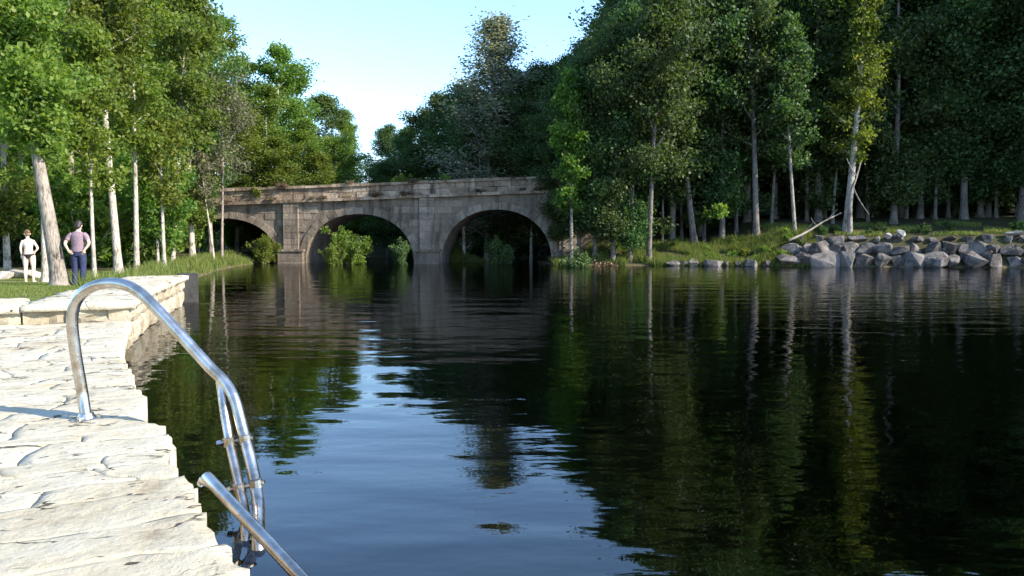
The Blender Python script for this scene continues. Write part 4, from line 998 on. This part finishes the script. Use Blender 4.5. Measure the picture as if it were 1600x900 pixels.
# ------------------------------------------------------------------ people
def fuse(name, B, mat, parent, vox=0.008, smooth=4):
    me = B.mesh(name); o = obj(name, me, mat); m1 = o.modifiers.new('r', 'REMESH'); m1.mode = 'VOXEL'; m1.voxel_size = vox; m1.use_smooth_shade = True
    m2 = o.modifiers.new('s', 'SMOOTH'); m2.iterations = smooth; m2.factor = 0.5
    dg = bpy.context.evaluated_depsgraph_get(); dg.update(); ev = o.evaluated_get(dg)
    nm = bpy.data.meshes.new_from_object(ev); nm.name = name; o.modifiers.clear(); o.data = nm
    if not nm.materials: nm.materials.append(mat)
    nm.polygons.foreach_set('use_smooth', [True] * len(nm.polygons)); o.parent = parent; return o
def ellipsoid(B, c, r, n=12, m=9, tilt=None):
    c = Vector(c); P = []; Rr = []
    for i in range(m):
        t = -math.pi / 2 + math.pi * i / (m - 1); P.append(Vector((0, 0, math.sin(t) * r[2]))); k = max(0.02, math.cos(t)); Rr.append((r[0] * k, r[1] * k))
    b0 = len(B.V); B.tube(P, Rr, n)
    for i in range(b0, len(B.V)):
        v = Vector(B.V[i]); v = tilt @ v if tilt else v; B.V[i] = tuple(v + c)
def limb(B, P, Rr, n=12): B.tube(bez(P, 5), list(np.interp(np.linspace(0, len(P) - 1, 5 * (len(P) - 1) + 1), range(len(P)), Rr)), n)
def hand(B, wrist, d, side, curl):
    """palm along d; side = thumb direction"""
    d = Vector(d).normalized(); s_ = Vector(side); s_ = (s_ - d * s_.dot(d)).normalized(); nrm = Vector(curl).normalized(); w0 = Vector(wrist)
    B.tube([w0 - d * 0.02, w0 + d * 0.04, w0 + d * 0.09], [0.026, 0.038, 0.034], 10)
    for k, (o_, L) in enumerate(((0.03, 0.07), (0.01, 0.08), (-0.01, 0.075), (-0.03, 0.06))):
        p = w0 + d * 0.085 + s_ * o_; B.tube([p, p + d * L * 0.5 + nrm * 0.008, p + d * L * 0.9 + nrm * 0.03], [0.0095, 0.009, 0.0075], 8)
    p = w0 + d * 0.03 + s_ * 0.03; B.tube([p, p + d * 0.03 + s_ * 0.03, p + d * 0.065 + s_ * 0.035], [0.013, 0.011, 0.009], 8)
def head(B, c, tilt):
    c = Vector(c); ellipsoid(B, c + tilt @ Vector((0, 0, 0.02)), (0.074, 0.093, 0.105), tilt=tilt); ellipsoid(B, c + tilt @ Vector((0, 0.035, -0.055)), (0.055, 0.06, 0.065), tilt=tilt)
    B.tube([c + tilt @ Vector((0, 0.085, 0.015)), c + tilt @ Vector((0, 0.112, -0.02)), c + tilt @ Vector((0, 0.09, -0.028))], [0.011, 0.015, 0.012], 8)
    for sx in (-1, 1): B.tube([c + tilt @ Vector((sx * 0.07, 0.0, 0.03)), c + tilt @ Vector((sx * 0.082, -0.012, 0.005)), c + tilt @ Vector((sx * 0.072, 0.0, -0.03))], [0.014, 0.018, 0.012], 8)
def face_bits(parent, c, tilt):
    for sx in (-1, 1):
        B = Buf(); ellipsoid(B, Vector(c) + tilt @ Vector((sx * 0.03, 0.083, 0.012)), (0.013, 0.009, 0.008), 8, 5); obj('eye', B.mesh('eye'), M['eye'], parent)
    B = Buf(); ellipsoid(B, Vector(c) + tilt @ Vector((0, 0.09, -0.062)), (0.025, 0.009, 0.008), 8, 5); obj('mouth', B.mesh('mouth'), simple('lips', (0.45, 0.2, 0.17), 0.5), parent)

# man
x, y = P2(122, 21.0), 21.0; z0 = H1(x, y)
man = empty('person', (x, y, z0), R(4)); tag(man, 'person seen from behind in mauve t-shirt and navy trousers, hands at hips', 'person')
B = Buf(); tl = Matrix.Rotation(R(-22), 3, 'X'); hc = (0.01, 0.05, 1.64)
B.tube([(0, 0, 0.86), (0, 0, 0.95), (0, 0, 1.08), (0, 0, 1.25), (0, 0.0, 1.38), (0, 0.01, 1.45), (0, 0.02, 1.49)], [(0.13, 0.1), (0.165, 0.115), (0.145, 0.1), (0.165, 0.11), (0.185, 0.1), (0.15, 0.075), (0.07, 0.055)], 16)
limb(B, [(0, 0.01, 1.44), (0.005, 0.025, 1.53), (0.01, 0.045, 1.6)], [0.065, 0.056, 0.055])
for sx in (-1, 1):
    el = Vector((sx * 0.31, -0.07, 1.16)); wr = Vector((sx * 0.215, -0.12, 0.985))
    limb(B, [(sx * 0.155, 0, 1.415), (sx * 0.225, -0.015, 1.34), el, wr], [0.062, 0.053, 0.042, 0.027])
    hand(B, wr, Vector((-sx * 0.06, 0.02, -0.1)), (0, -0.3, 1), (-sx, 0.3, 0))
    limb(B, [(sx * 0.085, 0, 0.92), (sx * 0.1, 0.01, 0.7), (sx * 0.1, 0.015, 0.5), (sx * 0.105, -0.015, 0.3), (sx * 0.105, -0.02, 0.07)], [0.1, 0.083, 0.06, 0.058, 0.04])
    limb(B, [(sx * 0.105, -0.05, 0.045), (sx * 0.11, 0.05, 0.04), (sx * 0.12, 0.16, 0.03)], [0.04, 0.042, 0.03])
head(B, hc, tl); face_bits(fuse('body', B, M['skin'], man, 0.0075, 3), hc, tl)
B = Buf(); B.tube([(0, 0, 0.93), (0, 0, 0.98), (0, 0, 1.1), (0, 0, 1.25), (0, 0.0, 1.38), (0, 0.01, 1.45), (0, 0.015, 1.48)], [(0.178, 0.128), (0.18, 0.128), (0.163, 0.116), (0.182, 0.124), (0.2, 0.115), (0.165, 0.09), (0.085, 0.068)], 18)
for sx in (-1, 1): limb(B, [(sx * 0.15, 0, 1.41), (sx * 0.225, -0.015, 1.345), (sx * 0.268, -0.043, 1.25)], [0.075, 0.07, 0.066])
fuse('t_shirt', B, M['shirt'], man, 0.01, 2)
B = Buf(); B.tube([(0, 0, 0.82), (0, 0, 0.93), (0, 0, 0.99)], [(0.15, 0.115), (0.172, 0.124), (0.168, 0.12)], 16)
for sx in (-1, 1): limb(B, [(sx * 0.085, 0, 0.9), (sx * 0.1, 0.01, 0.7), (sx * 0.1, 0.01, 0.5), (sx * 0.105, -0.01, 0.3), (sx * 0.108, -0.012, 0.06)], [0.108, 0.096, 0.08, 0.076, 0.074])
fuse('trousers', B, M['trousers'], man, 0.01, 2)
B = Buf(); ellipsoid(B, Vector(hc) + tl @ Vector((0, -0.02, 0.045)), (0.094, 0.107, 0.108), tilt=tl); ellipsoid(B, Vector(hc) + tl @ Vector((0, -0.055, -0.03)), (0.08, 0.066, 0.09), tilt=tl); fuse('hair', B, M['hair_dark'], man, 0.009, 2)
for sx in (-1, 1):
    B = Buf(); limb(B, [(sx * 0.105, -0.06, 0.04), (sx * 0.11, 0.05, 0.04), (sx * 0.12, 0.17, 0.032)], [0.046, 0.05, 0.036]); fuse('shoe', B, M['shoe'], man, 0.009, 2)

# woman
x, y = P2(44, 24.3), 24.3; z0 = H1(x, y)
wom = empty('person', (x, y, z0), R(14)); tag(wom, 'person seen from behind in pale top and black bikini bottom on the lawn', 'person')
B = Buf(); tl = Matrix.Rotation(R(35), 3, 'Z') @ Matrix.Rotation(R(-12), 3, 'X'); hc = (-0.03, 0.02, 1.535)
B.tube([(0.02, 0, 0.79), (0.015, 0, 0.87), (0.0, 0, 0.98), (-0.005, 0, 1.06), (0, 0, 1.2), (-0.005, 0.0, 1.29), (-0.01, 0.01, 1.36), (-0.01, 0.01, 1.39)], [(0.13, 0.1), (0.17, 0.118), (0.14, 0.1), (0.122, 0.088), (0.145, 0.095), (0.155, 0.088), (0.125, 0.065), (0.06, 0.048)], 16)
limb(B, [(-0.01, 0.01, 1.35), (-0.02, 0.012, 1.43), (-0.03, 0.02, 1.49)], [0.055, 0.047, 0.046])
limb(B, [(-0.135, 0, 1.325), (-0.185, -0.01, 1.24), (-0.215, -0.02, 1.06), (-0.205, 0.04, 0.86)], [0.05, 0.042, 0.035, 0.023]); hand(B, (-0.205, 0.04, 0.86), (0.0, 0.12, -1), (0, 1, 0.1), (1, 0, 0))
limb(B, [(0.12, 0, 1.325), (0.185, -0.02, 1.24), (0.275, -0.07, 1.09), (0.19, -0.06, 0.965)], [0.05, 0.042, 0.035, 0.023]); hand(B, (0.19, -0.06, 0.965), (-0.6, 0.5, -0.6), (0, -0.2, 1), (-1, 0.2, 0))
for sx, dx in ((-1, -0.02), (1, 0.03)):
    limb(B, [(sx * 0.082 + 0.01, 0, 0.85), (sx * 0.09 + dx * 0.5, 0.012, 0.66), (sx * 0.085 + dx, 0.012, 0.46), (sx * 0.085 + dx, -0.02, 0.3), (sx * 0.085 + dx, -0.015, 0.06)], [0.096, 0.083, 0.054, 0.052, 0.033])
    limb(B, [(sx * 0.085 + dx, -0.035, 0.04), (sx * 0.09 + dx, 0.05, 0.03), (sx * 0.1 + dx, 0.14, 0.022)], [0.033, 0.034, 0.024])
head(B, hc, tl); face_bits(fuse('body', B, M['skin_pale'], wom, 0.0075, 3), hc, tl)
B = Buf(); B.tube([(0, 0, 1.165), (0, 0, 1.2), (0, 0, 1.255), (0, 0, 1.275)], [(0.146, 0.097), (0.154, 0.105), (0.158, 0.102), (0.152, 0.095)], 18); fuse('bikini_top', B, M['bikini_top'], wom, 0.008, 1)
B = Buf(); B.tube([(0.018, 0, 0.765), (0.016, 0, 0.8), (0.014, 0, 0.86), (0.01, 0, 0.905)], [(0.04, 0.105), (0.09, 0.122), (0.168, 0.125), (0.172, 0.12)], 18); fuse('bikini_bottom', B, M['bikini_dark'], wom, 0.008, 1)
B = Buf(); ellipsoid(B, Vector(hc) + tl @ Vector((0, -0.022, 0.045)), (0.085, 0.096, 0.1), tilt=tl); ellipsoid(B, Vector(hc) + tl @ Vector((0, -0.105, 0.06)), (0.045, 0.045, 0.045)); ellipsoid(B, Vector(hc) + tl @ Vector((0, -0.06, -0.02)), (0.06, 0.05, 0.06), tilt=tl); fuse('hair', B, M['hair_brown'], wom, 0.009, 2)
